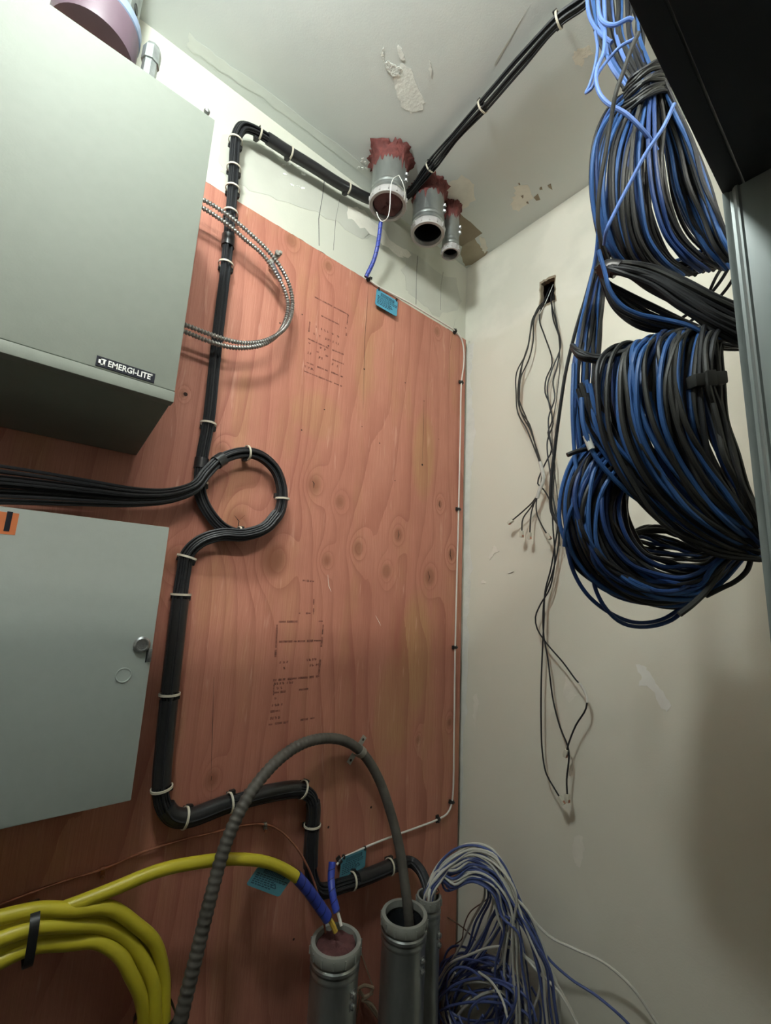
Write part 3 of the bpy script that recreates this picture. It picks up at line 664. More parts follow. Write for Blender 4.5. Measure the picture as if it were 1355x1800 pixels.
k = mb.build('tied_twine', 'twine', None); tag(k, 'tan twine knotted beside the red-plugged floor conduit', 'twine')

# ================================================================== BUNDLES OF BLACK CABLE
def hexoff(n, pitch):
    pts = [(0, 0)]; rad = 1
    while len(pts) < n:
        for k in range(6):
            a = math.radians(60 * k); b = math.radians(60 * k + 120)
            for j in range(rad): pts.append((rad * math.cos(a) + j * math.cos(b), rad * math.sin(a) + j * math.sin(b)))
        rad += 1
    return np.array(pts[:n]) * pitch
def strands(parent, C, n, r, spread=None, m='jblack', skip_core=1, wander=.12, seed=1, step=2, aniso=None, mats=None):
    """n separate jackets packed round the centre line C"""
    rg = np.random.default_rng(seed); T, A, B = frames(C); off = hexoff(n + skip_core, r * 2.0)[skip_core:]
    L = np.arange(len(C)); sp = np.ones(len(C)) if spread is None else np.interp(np.linspace(0, 1, len(C)), *spread)
    for i, (a, b) in enumerate(off):
        ph = rg.uniform(0, 6.28, 4); f = rg.uniform(.02, .06, 2)
        da = a + r * wander * 6 * np.sin(L * f[0] + ph[0]) * .35; db = b + r * wander * 6 * np.sin(L * f[1] + ph[1]) * .35
        P = C + A * (da * sp)[:, None] + B * (db * sp)[:, None]
        k = MB(); k.tube(P, r, 6); k.build('cable', mats[i % len(mats)] if mats else m, parent)
def ties(parent, C, pxs, R_, pos, mount='wall', tilt=None):
    """cream ties with their black screw mounts, at the path points nearest the given positions"""
    T, A, B = frames(C)
    for p in pos:
        i = int(np.argmin(np.linalg.norm(C - p, axis=1))); i = min(max(i, 1), len(C) - 2)
        k = MB(); k.ring(C[i], T[i], R_ * 1.03, R_ * 1.15, .0042, 22); tr = k.build('cable_tie', 'tie', parent)
        k = MB(); nrm_ = {'wall': np.array([0, 1., 0]), 'ceil': np.array([0, 0, 1.])}[mount]; sd = nrm(np.cross(T[i], nrm_))
        c = C[i] + T[i] * .006 + sd * R_ * .9
        k.box((-.005, -.006, -.004), (.005, .006, .006), .0015, axes=[sd, T[i], nrm_], o=c + nrm_ * R_ * .3)
        k.box((-R_ * .8, -.005, 0), (R_ * .8, .005, .004), .001, axes=[sd, T[i], nrm_], o=C[i] + nrm_ * (R_ * 1.0) + T[i] * .004)
        k.build('tie_mount', 'blackp', parent)
def tape(parent, C, R_, p0, p1):
    i, j = sorted((int(np.argmin(np.linalg.norm(C - p0, axis=1))), int(np.argmin(np.linalg.norm(C - p1, axis=1)))))
    j = max(j, i + 2); k = MB(); k.tube(C[i:j + 1], R_, 16); k.build('tape_wrap', 'jtape', parent)

YW = .961
cpts = [PZ(x, y, CEIL - .030) for x, y in ((1075, -50), (1030, 0), (982, 35), (916, 108), (848, 187), (800, 240), (757, 293), (722, 337))]
last = cpts[-1]
run = cpts + [np.array([last[0] - .008, .93, CEIL - .032]), np.array([last[0] - .05, YW + .004, CEIL - .034])]
wallp = [(655, 352), (600, 325), (548, 292), (510, 269), (470, 243), (447, 229), (428, 224), (416, 240), (413, 262), (411, 296), (409, 332), (405, 380), (397, 465), (381, 600), (366, 745), (356, 800)]
run += [PY(x, y, YW) for x, y in wallp]
ringp = [(352, 835, YW), (352, 868, YW + .002), (366, 900, YW), (392, 928, YW), (425, 939, YW), (462, 930, YW - .004), (490, 902, YW - .008), (496, 866, YW - .01), (484, 826, YW - .01), (456, 801, YW - .01), (424, 796, YW - .012), (388, 808, YW - .016), (362, 832, YW - .024), (342, 856, YW - .032), (300, 871, YW - .036), (240, 874, .918), (150, 866, .910), (60, 857, .905), (-30, 850, .90), (-130, 846, .90)]
runC = smooth_path(run + [PY(*q) for q in ringp], step=.009)
runC = smooth_path(run + [PY(*q) for q in ringp], n=420)
bA = thing('cable_bundle', PY(380, 600, YW), 'long black cable bundle from the ceiling down the plywood, round a ring and off left', 'cable bundle', 'tied black cable bundles')
ntot = len(runC); i_fan = int(np.argmin(np.linalg.norm(runC - PY(342, 856, YW - .032), axis=1))) / ntot
strands(bA, runC, 17, .00268, spread=([0, .02, .045, .065, .10, .125, .135, .16, .175, .185, .22, i_fan - .002, i_fan + .03, i_fan + .10, 1], [1, 1.05, 1, 1.3, 1.35, 1.05, 1, 1.45, 1.3, 1, 1, 1, 1.4, 2.7, 3.6]), seed=4, skip_core=1)
RA = .0150
ties(bA, runC, None, RA, [PZ(982, 35, CEIL - .03), PZ(848, 187, CEIL - .03), PZ(757, 293, CEIL - .03)], 'ceil')
ties(bA, runC, None, RA, [PY(x, y, YW) for x, y in ((612, 332), (510, 269), (455, 234), (414, 250), (411, 298), (409, 332), (405, 372), (397, 466), (366, 745))], 'wall')
ties(bA, runC, None, RA, [PY(x, y, YW - .010) for x, y in ((434, 797), (494, 877), (348, 848), (421, 940))], 'wall')
tape(bA, runC, RA * .99, PY(401, 415, YW), PY(399, 432, YW)); tape(bA, runC, RA * .99, PY(353, 806, YW), PY(352, 822, YW)); tape(bA, runC, RA * .99, PY(392, 806, YW - .015), PY(380, 813, YW - .017)); tape(bA, runC, RA * .99, PY(478, 920, YW - .004), PY(468, 927, YW - .004))
tape(bA, runC, RA * .99, PY(655, 352, YW), PY(470, 243, YW))
low = [(488, 905, YW - .02), (465, 930, YW - .02), (428, 942, YW - .018), (388, 942, YW - .012), (352, 954, YW - .006), (330, 976, YW - .004), (324, 1005, YW - .004), (318, 1045, YW - .004), (308, 1130, YW - .004), (298, 1220, YW - .004), (289, 1310, YW - .004), (284, 1380, YW - .004), (288, 1412, YW - .004), (304, 1434, YW - .004), (330, 1437, YW - .004), (404, 1411, YW - .004), (470, 1394, YW - .004), (528, 1387, YW - .004), (546, 1398, YW - .004), (551, 1422, YW - .004), (549, 1450, YW - .004), (546, 1500, YW - .004), (547, 1535, YW - .004), (560, 1562, YW - .004), (604, 1553, YW - .004), (650, 1538, YW - .004), (692, 1521, YW - .004), (722, 1514, YW - .006), (740, 1530, YW - .04), (752, 1560, YW - .07), (757, 1590, oC[1])]
lowC = smooth_path([PY(*q) for q in low], n=330)
bB = thing('cable_bundle', PY(290, 1400, YW), 'thicker black cable bundle from the ring down beside the lower cabinet to the floor conduits', 'cable bundle', 'tied black cable bundles')
strands(bB, lowC, 24, .00262, spread=([0, .88, .93, 1], [1, 1, .8, .75]), seed=9, skip_core=0)
RB = .0172
ties(bB, lowC, None, RB, [PY(x, y, YW - .004) for x, y in ((326, 980), (318, 1045), (298, 1221), (284, 1384), (326, 1438), (404, 1411), (532, 1388), (549, 1449), (618, 1549), (686, 1523))], 'wall')
tape(bB, lowC, RB * .98, PY(317, 1052, YW), PY(299, 1214, YW)); tape(bB, lowC, RB * .98, PY(298, 1228, YW), PY(285, 1376, YW)); tape(bB, lowC, RB * .98, PY(290, 1420, YW), PY(398, 1413, YW)); tape(bB, lowC, RB * .98, PY(430, 1404, YW), PY(520, 1388, YW)); tape(bB, lowC, RB * .98, PY(549, 1456, YW), PY(546, 1520, YW)); tape(bB, lowC, RB * .98, PY(625, 1546, YW), PY(680, 1526, YW)); tape(bB, lowC, RB*.98, PY(550, 1410, YW), PY(549, 1442, YW))

# ================================================================== ARMOURED CONDUITS
def armour(parent, pts, r, name, m='armour', pitch=.0066, amp=.25, sides=10, lo=0, hi=1):
    C = smooth_path(pts, n=60); seg = np.r_[0, np.cumsum(np.linalg.norm(np.diff(C, axis=0), axis=1))]
    n = int(seg[-1] / (pitch / 6)); u = np.linspace(0, seg[-1], n); D = np.stack([np.interp(u, seg, C[:, k]) for k in range(3)], 1)
    k = MB(); k.tube(D, r * (1 + amp * np.sin(2 * math.pi * u / pitch)), sides); return k.build(name, m, parent), D
aY = .925
pa = [(290, 322, aY), (355, 350, aY), (400, 378, aY), (440, 411, aY), (470, 440, aY), (492, 468, aY), (507, 497, aY + .01), (514, 530, aY + .015), (509, 562, aY + .01), (492, 585, aY), (462, 600, aY), (420, 602, aY), (370, 588, aY), (322, 570, aY), (260, 552, aY)]
pb = [(290, 331, aY + .004), (352, 363, aY + .004), (395, 391, aY + .004), (432, 422, aY + .004), (462, 448, aY + .004), (483, 478, aY + .004), (499, 507, aY + .012), (506, 535, aY + .018), (501, 565, aY + .02), (484, 592, aY + .006), (455, 608, aY), (410, 611, aY), (370, 601, aY), (322, 582, aY), (260, 562, aY)]
t = thing('armoured_cable', PY(*pa[7]), 'silver spiral-armoured cable looping right of the upper cabinet, outer of the two', 'cable', 'silver armoured cables'); armour(t, [PY(*q) for q in pa], .0046, 'armour_jacket')
t = thing('armoured_cable', PY(*pb[7]), 'silver spiral-armoured cable looping right of the upper cabinet, inner of the two', 'cable', 'silver armoured cables'); armour(t, [PY(*q) for q in pb], .0046, 'armour_jacket')
k = MB(); k.tube(smooth_path([PY(478, 463, aY + .004), PY(485, 478, aY + .004), PY(493, 492, aY + .009)]), .0060, 12); k.build('dark_sleeve', mat('dark_sleeve', (.09, .08, .09), .4), t)
t = thing('clamp', PY(483, 455, .95), 'small zinc two-hole clamp holding the looped armoured cables', 'clamp')
cc = PY(486, 450, aY); tg = nrm(PY(492, 468, aY) - PY(470, 440, aY))
k = MB(); k.ring(cc, tg, .0052, .0068, .010, 16); cb_ = PY(476, 460, aY + .004); k.ring(cb_, tg, .0052, .0066, .010, 16)
k.lathe([(.0001, 0), (.006, 0), (.006, .004), (.0001, .004)], PY(487, 445, aY - .009), (0, -1, 0), 12); k.build('saddle', 'strap', t)
k = MB(); k.box((-.004, -.03, -.004), (.004, .035, .004), .001, o=cc + np.array([.004, .015, .004]), axes=[(1, 0, 0), (0, 1, 0), (0, 0, 1)]); k.build('stud', 'strap', t)

# ================================================================== WHITE CABLE ROUND THE PLYWOOD EDGE
yc = PLYF - .006
wp = [(648, 486), (652, 494), (664, 503), (690, 517), (715, 530), (750, 551), (785, 572), (800, 582), (811, 596), (815, 615), (815, 640), (811, 672), (809, 760), (806, 895), (803, 1010), (800, 1138), (798, 1280), (796, 1395), (793, 1416), (786, 1430), (770, 1440), (740, 1452), (690, 1470), (645, 1488), (620, 1500), (603, 1508), (592, 1520)]
wc = smooth_path([PY(x, y, yc) for x, y in wp], n=200)
k = MB(); k.tube(wc, .0026, 8); k = k.build('white_cable', 'white', None); tag(k, 'thin white cable clipped along the top and right edge of the plywood', 'cable')
T_, _, _ = frames(wc)
where = ['on the white cable at the bottom of the blue wrap', 'at the top right corner of the plywood', 'highest on the right plywood edge', 'second down on the right plywood edge', 'third down on the right plywood edge', 'lowest on the right plywood edge', 'where the white cable turns left near the bottom', 'beside the hanging blue tag near the floor conduits']
for (x, y), wl in zip([(647, 493), (799, 583), (811, 673), (806, 895), (800, 1139), (794, 1411), (773, 1439), (594, 1514)], where):
    p = PY(x, y, yc); i = int(np.argmin(np.linalg.norm(wc - p, axis=1))); i = min(max(i, 1), len(wc) - 2); t3 = T_[i]; p = wc[i]
    sd = nrm(np.cross(t3, (0, 1, 0)))
    t = thing('cable_clip', p, 'small black clip ' + wl, 'clip', 'black clips on the white cable')
    k = MB(); k.box((-.0098, -.0055, -.0002), (.0098, .0055, .0045), .001, axes=[sd, t3, (0, 1, 0)], o=p + np.array([0, .0012, 0])); k.build('base', 'blackp', t)
    k = MB(); k.ring(p, t3, .0028, .0064, .0080, 12); k.box((-.003, -.0025, -.002), (.003, .0025, .002), .0008, axes=[sd, t3, (0, 1, 0)], o=p + sd * .0055 - np.array([0, .002, 0])); k.box((-.0015, -.0015, -.0015), (.0075, .0015, .0015), 0, axes=[sd, t3, (0, 1, 0)], o=p - sd * .007 + t3 * .003); k.build('strap_loop', 'blackp', t)

def spiral(parent_label, pts, r, turns_pitch, name='spiral_wrap'):
    C = smooth_path(pts, n=80); T, A, B = frames(C); s_ = np.r_[0, np.cumsum(np.linalg.norm(np.diff(C, axis=0), axis=1))]
    t = thing(name, C[len(C) // 2], parent_label, 'cable wrap', 'blue spiral wraps')
    k = MB(); k.tube(C, r * .93, 12); k.build('core', mat('navy_gap', (.012, .02, .11), .5), t)
    # helical band
    k = MB(); L = s_[-1]; n = int(L / turns_pitch * 18); u = np.linspace(0, L, n); V = []
    for uu in u:
        for e in (-.45, .45):
            q = min(max(uu + e * turns_pitch, 0), L); c = np.array([np.interp(q, s_, C[:, j]) for j in range(3)]); a_ = np.array([np.interp(q, s_, A[:, j]) for j in range(3)]); b_ = np.array([np.interp(q, s_, B[:, j]) for j in range(3)])
            an = 2 * math.pi * uu / turns_pitch; V.append(c + r * (math.cos(an) * a_ + math.sin(an) * b_))
    k.add(V, [(2 * i, 2 * i + 1, 2 * i + 3, 2 * i + 2) for i in range(n - 1)]); k.build('spiral_band', 'spiral', t); return t
spiral('blue spiral wrap running from the wire-looped ceiling conduit down to the plywood edge', [PY(*q) for q in [(669, 390, .91), (667, 410, .92), (663, 435, .935), (656, 460, .95), (643, 487, .968)]], .0062, .017)
spiral('blue spiral wrap on the yellow cable entering the red-plugged floor conduit', [PY(*q) for q in [(520, 1540, .90), (538, 1560, .90), (560, 1590, .90), (576, 1614, .895)]], .0115, .022)
spiral('blue spiral wrap on the white cable entering the red-plugged floor conduit', [PY(*q) for q in [(584, 1515, .95), (582, 1540, .94), (584, 1570, .92), (592, 1604, .90)]], .0082, .019)
k = MB(); k.tube(smooth_path([PY(592, 1600, .90), PY(596, 1612, .895), PY(600, 1628, .885)]), .0035, 7); k = k.build('cable_stub', 'white', None); tag(k, 'short bare white cable between the blue wrap and the red putty', 'cable')
k = MB(); k.tube(smooth_path([PY(576, 1610, .895), PY(584, 1624, .89), PY(590, 1638, .885)]), .0055, 7); k = k.build('cable_stub', mat('orange_yellow', (.50, .33, .05), .5), None); tag(k, 'short yellow-orange cable end going into the red putty', 'cable')

def tagcard(corners, label, seed, Yn):
    """card hanging from its cable; corners TL, TR, BR, BL in the photo"""
    P = [PY(x, y, Yy) for x, y, Yy in corners]; TL, TR, BR, BL = P
    nn = nrm(np.cross(TR - TL, BL - TL)); 
    if nn[1] > 0: nn = -nn
    t = thing('cable_tag', (TL + TR) / 2, label, 'tag', 'blue cable tags')
    def at(u, v): return (TL * (1 - u) + TR * u) * (1 - v) + (BL * (1 - u) + BR * u) * v
    k = MB(); poly = []
    for (u, v) in ((.05, 0), (.95, 0), (1, .06), (1, .94), (.95, 1), (.05, 1), (0, .94), (0, .06)): poly.append(at(u, v))
    k.prism(poly, nn * .0009); card = k.build('card', 'tagb' if seed == 1 else 'tagb_shade', t, False)
    k = MB(); rg = np.random.default_rng(seed)
    def bar(u0, u1, v0, v1): k.add([at(u0, v0) + nn * .0012, at(u1, v0) + nn * .0012, at(u1, v1) + nn * .0012, at(u0, v1) + nn * .0012], [(0, 1, 2, 3)])
    bar(.2, .82, .12, .15); bar(.2, .82, .28, .31); bar(.2, .225, .13, .30); bar(.80, .825, .13, .30)
    for u in np.arange(.24, .80, .045):
        bar(u, u + .022, .16, .27)
        if rg.random() < .6: bar(u, u + .032, .20, .22)
    for v in (.36, .45, .54, .63, .72, .81):
        u = .07
        while u < (.9 if v < .5 else .62):
            w = rg.uniform(.03, .10); bar(u, u + w, v, v + .052); u += w + .022
    k.add([at(.58, .72) + nn * .0012, at(.68, .56) + nn * .0012, at(.70, .60) + nn * .0012, at(.62, .72) + nn * .0012], [(0, 1, 2, 3)])
    k.add([at(.68, .56) + nn * .0012, at(.78, .74) + nn * .0012, at(.74, .74) + nn * .0012, at(.67, .60) + nn * .0012], [(0, 1, 2, 3)]); bar(.60, .77, .74, .77)
    k.build('print', 'tagt', card, False)
    for u in (.08, .92):
        c = at(u, .04) + nn * .001; k = MB(); k.ring(c + (TL - BL) * .06, nrm(TR - TL), .0034, .0050, .0030, 12); k.sphere(c + nn * .002, .0026, 8); k.build('tag_tie', 'blackp', t)
    return t
tagcard([(662, 507, yc - .002), (699, 530, yc - .002), (697, 557, yc - .006), (659, 535, yc - .006)], 'bright blue printed tag hanging from the white cable at the plywood top', 1, None)
tagcard([(457, 1518, .905), (516, 1539, .905), (490, 1577, .895), (432, 1555, .895)], 'blue tag, painted darker for shade, hanging under the yellow cable', 2, None)
tagcard([(600, 1508, yc - .002), (644, 1490, yc - .002), (641, 1524, yc - .01), (596, 1545, yc - .01)], 'blue tag, painted darker for shade, hanging from the white cable above the floor conduits', 3, None)

# ================================================================== YELLOW CABLE
yl = [(-140, 1650, .93), (-60, 1640, .93), (0, 1627, .925), (60, 1615, .92), (130, 1590, .915), (200, 1562, .91), (280, 1530, .905), (360, 1514, .90), (420, 1510, .90), (470, 1516, .90), (505, 1531, .90), (528, 1547, .90)]
k = MB(); k.tube(smooth_path([PY(*q) for q in yl], n=90), .0105, 12); k = k.build('yellow_cable', 'yellow', None); tag(k, 'single yellow cable rising from the coil and running right to the blue wrap', 'cable')
t = thing('yellow_cable_coil', PY(100, 1700, .92), 'thick coil of yellow cable hanging at lower left, strapped black', 'cable coil')
rg = np.random.default_rng(5)
outer = [(-150, 1660), (-60, 1630), (0, 1612), (70, 1600), (130, 1596), (190, 1598), (240, 1622), (272, 1662), (287, 1712), (290, 1770), (288, 1850), (284, 1930)]
inner = [(-150, 1760), (-60, 1730), (0, 1692), (60, 1664), (120, 1654), (170, 1658), (208, 1680), (232, 1712), (247, 1752), (256, 1800), (262, 1860), (264, 1930)]
for i, (f, dy) in enumerate([(0, 0), (.25, .012), (.5, 0), (.75, .010), (1.0, 0), (.12, .024), (.38, .026), (.62, .024), (.88, .024)]):
    P = []
    for j, (a, b) in enumerate(zip(outer, inner)):
        q = np.array(a) * (1 - f) + np.array(b) * f + rg.normal(0, 2.0, 2); P.append(PY(q[0], q[1], .915 + dy + .004 * math.sin(j + i)))
    k = MB(); k.tube(smooth_path(P, n=70), .0104, 12); k.build('winding', 'yellow', t)
for (a, b, tq) in (((60, 1602), (48, 1678), (1, .0, .3)), ((296, 1775), (246, 1808), (.1, 0, -1))):
    A_, B_ = PY(*a, .922), PY(*b, .922); c = (A_ + B_) / 2; hh = np.linalg.norm(A_ - B_) / 2 + .008; up = nrm(A_ - B_); tt = nrm(np.cross(up, (0, 1, 0)))
    k = MB(); n = 24; pr = []
    for q in range(n):
        a2 = 2 * math.pi * q / n; pr.append((math.copysign(abs(math.cos(a2)) ** .6, math.cos(a2)) * hh, math.copysign(abs(math.sin(a2)) ** .6, math.sin(a2)) * .033))
    V = [];
    for e in (-.006, .006):
        for (u_, v_) in pr: V.append(c + up * u_ + np.array([0, 1, 0]) * v_ + tt * e)
    k.add(V, [(q, (q + 1) % n, (q + 1) % n + n, q + n) for q in range(n)]); k.build('hook_strap', 'blackp', t)

# ================================================================== GREY FLEX WITH STRAP
fl = [(300, 1900, .86), (316, 1800, .86), (345, 1680, .865), (372, 1570, .87), (398, 1480, .88), (430, 1410, .89), (470, 1355, .905), (515, 1316, .925), (560, 1299, .94), (605, 1302, .95), (638, 1325, .95), (665, 1368, .94), (687, 1430, .92), (702, 1490, .90), (711, 1550, .88), (718, 1610, oB[1] - .0), (724, 1690, oB[1] + .005)]
fp = [PY(*q) for q in fl]
t = thing('flexible_conduit', fp[9], 'dusty grey flexible conduit arching over and down into the bushed floor conduit', 'flexible conduit')
C = smooth_path(fp, n=60); iu = 30
seg = np.r_[0, np.cumsum(np.linalg.norm(np.diff(C, axis=0), axis=1))]; n = int(seg[-1] / .0026); u = np.linspace(0, seg[-1], n); D = np.stack([np.interp(u, seg, C[:, j]) for j in range(3)], 1)
amp = np.interp(u / seg[-1], [0, .42, .52, 1], [.07, .07, .012, .01])
k = MB(); k.tube(D, .0118 * (1 + amp * np.sin(2 * math.pi * u / .0115)), 14); k.build('ribbed_jacket', 'greyflex', t)
i = int(np.argmin(np.linalg.norm(D - PY(633, 1322, .95), axis=1))); tg = nrm(D[i + 3] - D[i - 3]); sd = nrm(np.cross(tg, (0, 1, 0)))
t = thing('pipe_strap', D[i], 'zinc two-hole strap over the top of the grey flexible conduit', 'strap')
k = MB()
n = 14; V = []
for e in (-.0075, .0075):
    for q in range(n):
        a2 = math.pi * q / (n - 1); V.append(D[i] + tg * e + sd * math.cos(a2) * .0135 + np.array([0, -1, 0]) * math.sin(a2) * .0135)
    for q in range(n):
        a2 = math.pi * q / (n - 1); V.append(D[i] + tg * e + sd * math.cos(a2) * .0122 + np.array([0, -1, 0]) * math.sin(a2) * .0122)
Fs = []
for q in range(n - 1):
    Fs += [(q, q + 1, q + 1 + 2 * n, q + 2 * n), (n + q, n + q + 1, 3 * n + q + 1, 3 * n + q), (q, q + 1, n + q + 1, n + q), (2 * n + q, 2 * n + q + 1, 3 * n + q + 1, 3 * n + q)]
k.add(V, Fs); k.build('saddle', 'strap', t)
for s_ in (-1, 1):
    base = D[i] + sd * s_ * .0128; k = MB(); dy = PLYF - .002 - base[1]
    k.box((-.0007, -.0075, 0), (.0007, .0075, dy * .55), 0, axes=[sd, tg, (0, 1, 0)], o=base)
    k.box((0, -.0072, -.0008), (.024, .0072, .0008), .0007, axes=[sd * s_, tg, (0, 1, 0)], o=base + np.array([0, dy * .55, 0])); ear = k.build('ear', 'strap', t)
    k = MB(); k.lathe([(.0034, -.0012), (.0001, -.0012)], base + sd * s_ * .015 + np.array([0, dy * .55, 0]), (0, 1, 0), 10); k.build('screw_hole', 'blackp', ear)

# ================================================================== COPPER WIRE
cw = [(-80, 1625), (0, 1590), (60, 1567), (120, 1546), (180, 1528), (240, 1502), (310, 1479), (380, 1462), (420, 1452), (466, 1449), (492, 1460), (518, 1486), (536, 1514), (550, 1545), (558, 1570), (566, 1600), (572, 1640)]
P = [PY(x, y, PLYF - .006 if x < 480 else PLYF - .006 - .06 * min(1, (x - 480) / 90)) for x, y in cw]
k = MB(); k.tube(smooth_path(P, n=110), .0022, 8); k = k.build('copper_wire', 'copper', None); tag(k, 'bare copper ground wire across the plywood under the lower cabinet', 'wire')
for (x, y), wl in (((180, 1528), 'left, above the yellow coil'), ((466, 1449), 'right, beside the grey flex')):
    p = PY(x, y, PLYF - .006); t = thing('wire_clip', p, 'small copper clip on the ground wire, ' + wl, 'clip', 'ground wire clips')
    k = MB(); k.ring(p, nrm(PY(x + 20, y - 6, PLYF) - PY(x, y, PLYF)), .0026, .0045, .006, 10); k.box((-.004, -.001, -.003), (.004, .005, .012), .001, axes=[(1, 0, 0), (0, 1, 0), (.2, 0, -1)], o=p); k.build('bracket', 'copper' if x < 300 else 'strap', t)
    k = MB(); k.lathe([(.0035, 0), (.003, -.003), (.0001, -.003)], p + np.array([.001, -.002, -.012]), (0, 1, 0), 8); k.build('screw', 'copper', t)

# ================================================================== HANGING WIRES FROM THE CUT-OUT
def rj(c, d, par, up=(0, 1, 0)):
    d = nrm(d); sdv = nrm(np.cross(d, up)); u2 = np.cross(sdv, d)
    k = MB(); k.box((-.0052, 0, -.004), (.0052, .019, .004), .0006, axes=[sdv, d, u2], o=c); k.box((-.0028, .002, .004), (.0028, .016, .0062), .0004, axes=[sdv, d, u2], o=c)
    pl = k.build('plug', 'plug', par)
    k = MB()
    for q in range(5): k.box((-.004 + q * .0018, .012, -.0045), (-.0032 + q * .0018, .0185, -.0039), 0, axes=[sdv, d, u2], o=c)
    k.build('contacts', 'copper', pl, False)
def hang(px, r, m, label, xs, plug=True, sleeve=None):
    P = [PX(x, y, X) for (x, y), X in zip(px, np.interp(np.linspace(0, 1, len(px)), *xs))]
    t = thing('patch_cable', P[len(P) // 2], label, 'cable', 'cables out of the wall cut-out')
    C = smooth_path(P, n=110); k = MB(); k.tube(C, r, 7); k.build('jacket', m, t)
    if plug: rj(C[-1] - nrm(C[-1] - C[-3]) * .003, C[-1] - C[-3], t)
    if sleeve:
        i = int(np.argmin(np.linalg.norm(C - PX(*sleeve, 1.12), axis=1))); k = MB(); k.tube(C[i - 2:i + 3], r * 1.5, 8); k.build('sleeve', 'wrap', t)
    return C
XH = ([0, .06, .2, 1], [1.20, 1.158, 1.138, 1.125])
rh = .0021
hang([(960, 525), (952, 536), (945, 545), (936, 560), (931, 590), (925, 620), (908, 655), (907, 690), (910, 725), (926, 755), (940, 790), (948, 812), (953, 835), (950, 858), (938, 880), (920, 898), (900, 915)], rh, 'jchar', 'black cable of the taped left group, its clear plug ending farthest left', XH)
hang([(962, 527), (954, 538), (943, 548), (934, 575), (928, 610), (915, 650), (910, 700), (917, 728), (934, 760), (945, 800), (952, 835), (948, 862), (934, 890), (919, 912), (917, 935)], rh, 'jchar', 'black cable of the taped left group, second plug from the left', XH)
hang([(964, 529), (950, 540), (939, 560), (937, 600), (930, 630), (915, 665), (912, 700), (925, 735), (937, 770), (950, 812), (955, 840), (945, 868), (934, 900), (931, 938)], rh, 'jchar', 'black cable of the taped left group, third plug from the left', XH)
hang([(963, 526), (946, 540), (934, 570), (930, 600), (918, 640), (913, 690), (914, 720), (930, 745), (940, 780), (950, 815), (956, 840), (944, 872), (943, 900), (953, 925), (962, 940)], rh, 'jchar', 'black cable of the taped left group, rightmost plug of the four', XH)
k = MB(); k.tube(smooth_path([PX(x, y, 1.128) for x, y in [(949, 812), (954, 832), (955, 845), (948, 862), (944, 876)]]), .0052, 9); tp = k.build('white_tape', 'wrap', None); tag(tp, 'white tape wrapped round the left group of hanging black cables', 'tape')
hang([(966, 505), (960, 520), (952, 540), (948, 562), (957, 590), (970, 630), (969, 645), (960, 665), (958, 690), (966, 710), (970, 740), (963, 760), (970, 790), (958, 815), (945, 850), (955, 860), (968, 885), (972, 930), (975, 985), (966, 1035), (950, 1062), (941, 1085), (944, 1105), (960, 1130), (990, 1165), (1012, 1195), (1022, 1206), (1031, 1225), (1030, 1245), (1012, 1275), (1000, 1305), (996, 1320)], rh, 'jblack', 'black cable with a white sleeve at its kink, plug hanging in the middle', XH, sleeve=(1026, 1212))
hang([(975, 510), (970, 530), (972, 560), (984, 600), (980, 640), (972, 670), (975, 700), (964, 735), (968, 780), (975, 820), (972, 870), (980, 920), (975, 960), (968, 1000), (958, 1040), (956, 1090), (953, 1150), (951, 1210), (951, 1270), (953, 1320), (960, 1360), (972, 1382), (984, 1402)], rh, 'jblack', 'black cable hanging lowest, leftmost of the long ones, plug at its low end', XH)
hang([(973, 508), (968, 525), (978, 570), (985, 610), (970, 650), (962, 680), (966, 715), (972, 745), (962, 775), (968, 840), (974, 890), (982, 950), (970, 1010), (957, 1050), (955, 1110), (963, 1160), (972, 1230), (985, 1280), (998, 1312), (1000, 1330), (996, 1370), (997, 1398)], rh, 'jblack', 'black cable running behind the middle plug, ending lowest beside the leftmost long one', XH)
hang([(972, 500), (966, 515), (955, 540), (948, 552)], .0011, 'wwhite', 'short pale wire curling out of the wall cut-out', ([0, 1], [1.19, 1.145]), plug=False)
hang([(975, 506), (974, 540), (980, 575), (984, 640), (978, 700), (970, 760), (976, 840), (982, 900), (984, 960)], .0013, 'jchar', 'thin dark wire rightmost of those from the wall cut-out', XH, plug=False)

# ================================================================== THE HANGING CABLE MASS BY THE RACK
rgc = np.random.default_rng(42)
def pick(rg, blue): 
    u = rg.random()
    if u < blue: return 'jblue' if rg.random() < .6 else 'jnavy'
    return 'jchar' if rg.random() < .45 else 'jblack'
def pd(px): return [PD(*q) for q in px]
def cable(parent, px, r, m, name='winding', jit=0, rg=rgc, n=46, sides=7):
    P = []
    for (x, y, d) in px: P.append(PD(x + rg.normal(0, jit), y + rg.normal(0, jit), d + rg.normal(0, jit * .0012)))
    P = np.array(P); P[:, 0] = np.minimum(P[:, 0], RIGHT - .008); 
    k = MB(); k.tube(smooth_path(P, n=n), r, sides); return k.build(name, m, parent)
def lerp3(A, B, Cc, t):
    A, B, Cc = np.array(A, float), np.array(B, float), np.array(Cc, float)
    return A * (1 - t) * (1 - 2 * t) + B * 4 * t * (1 - t) + Cc * t * (2 * t - 1)
rc = .0031

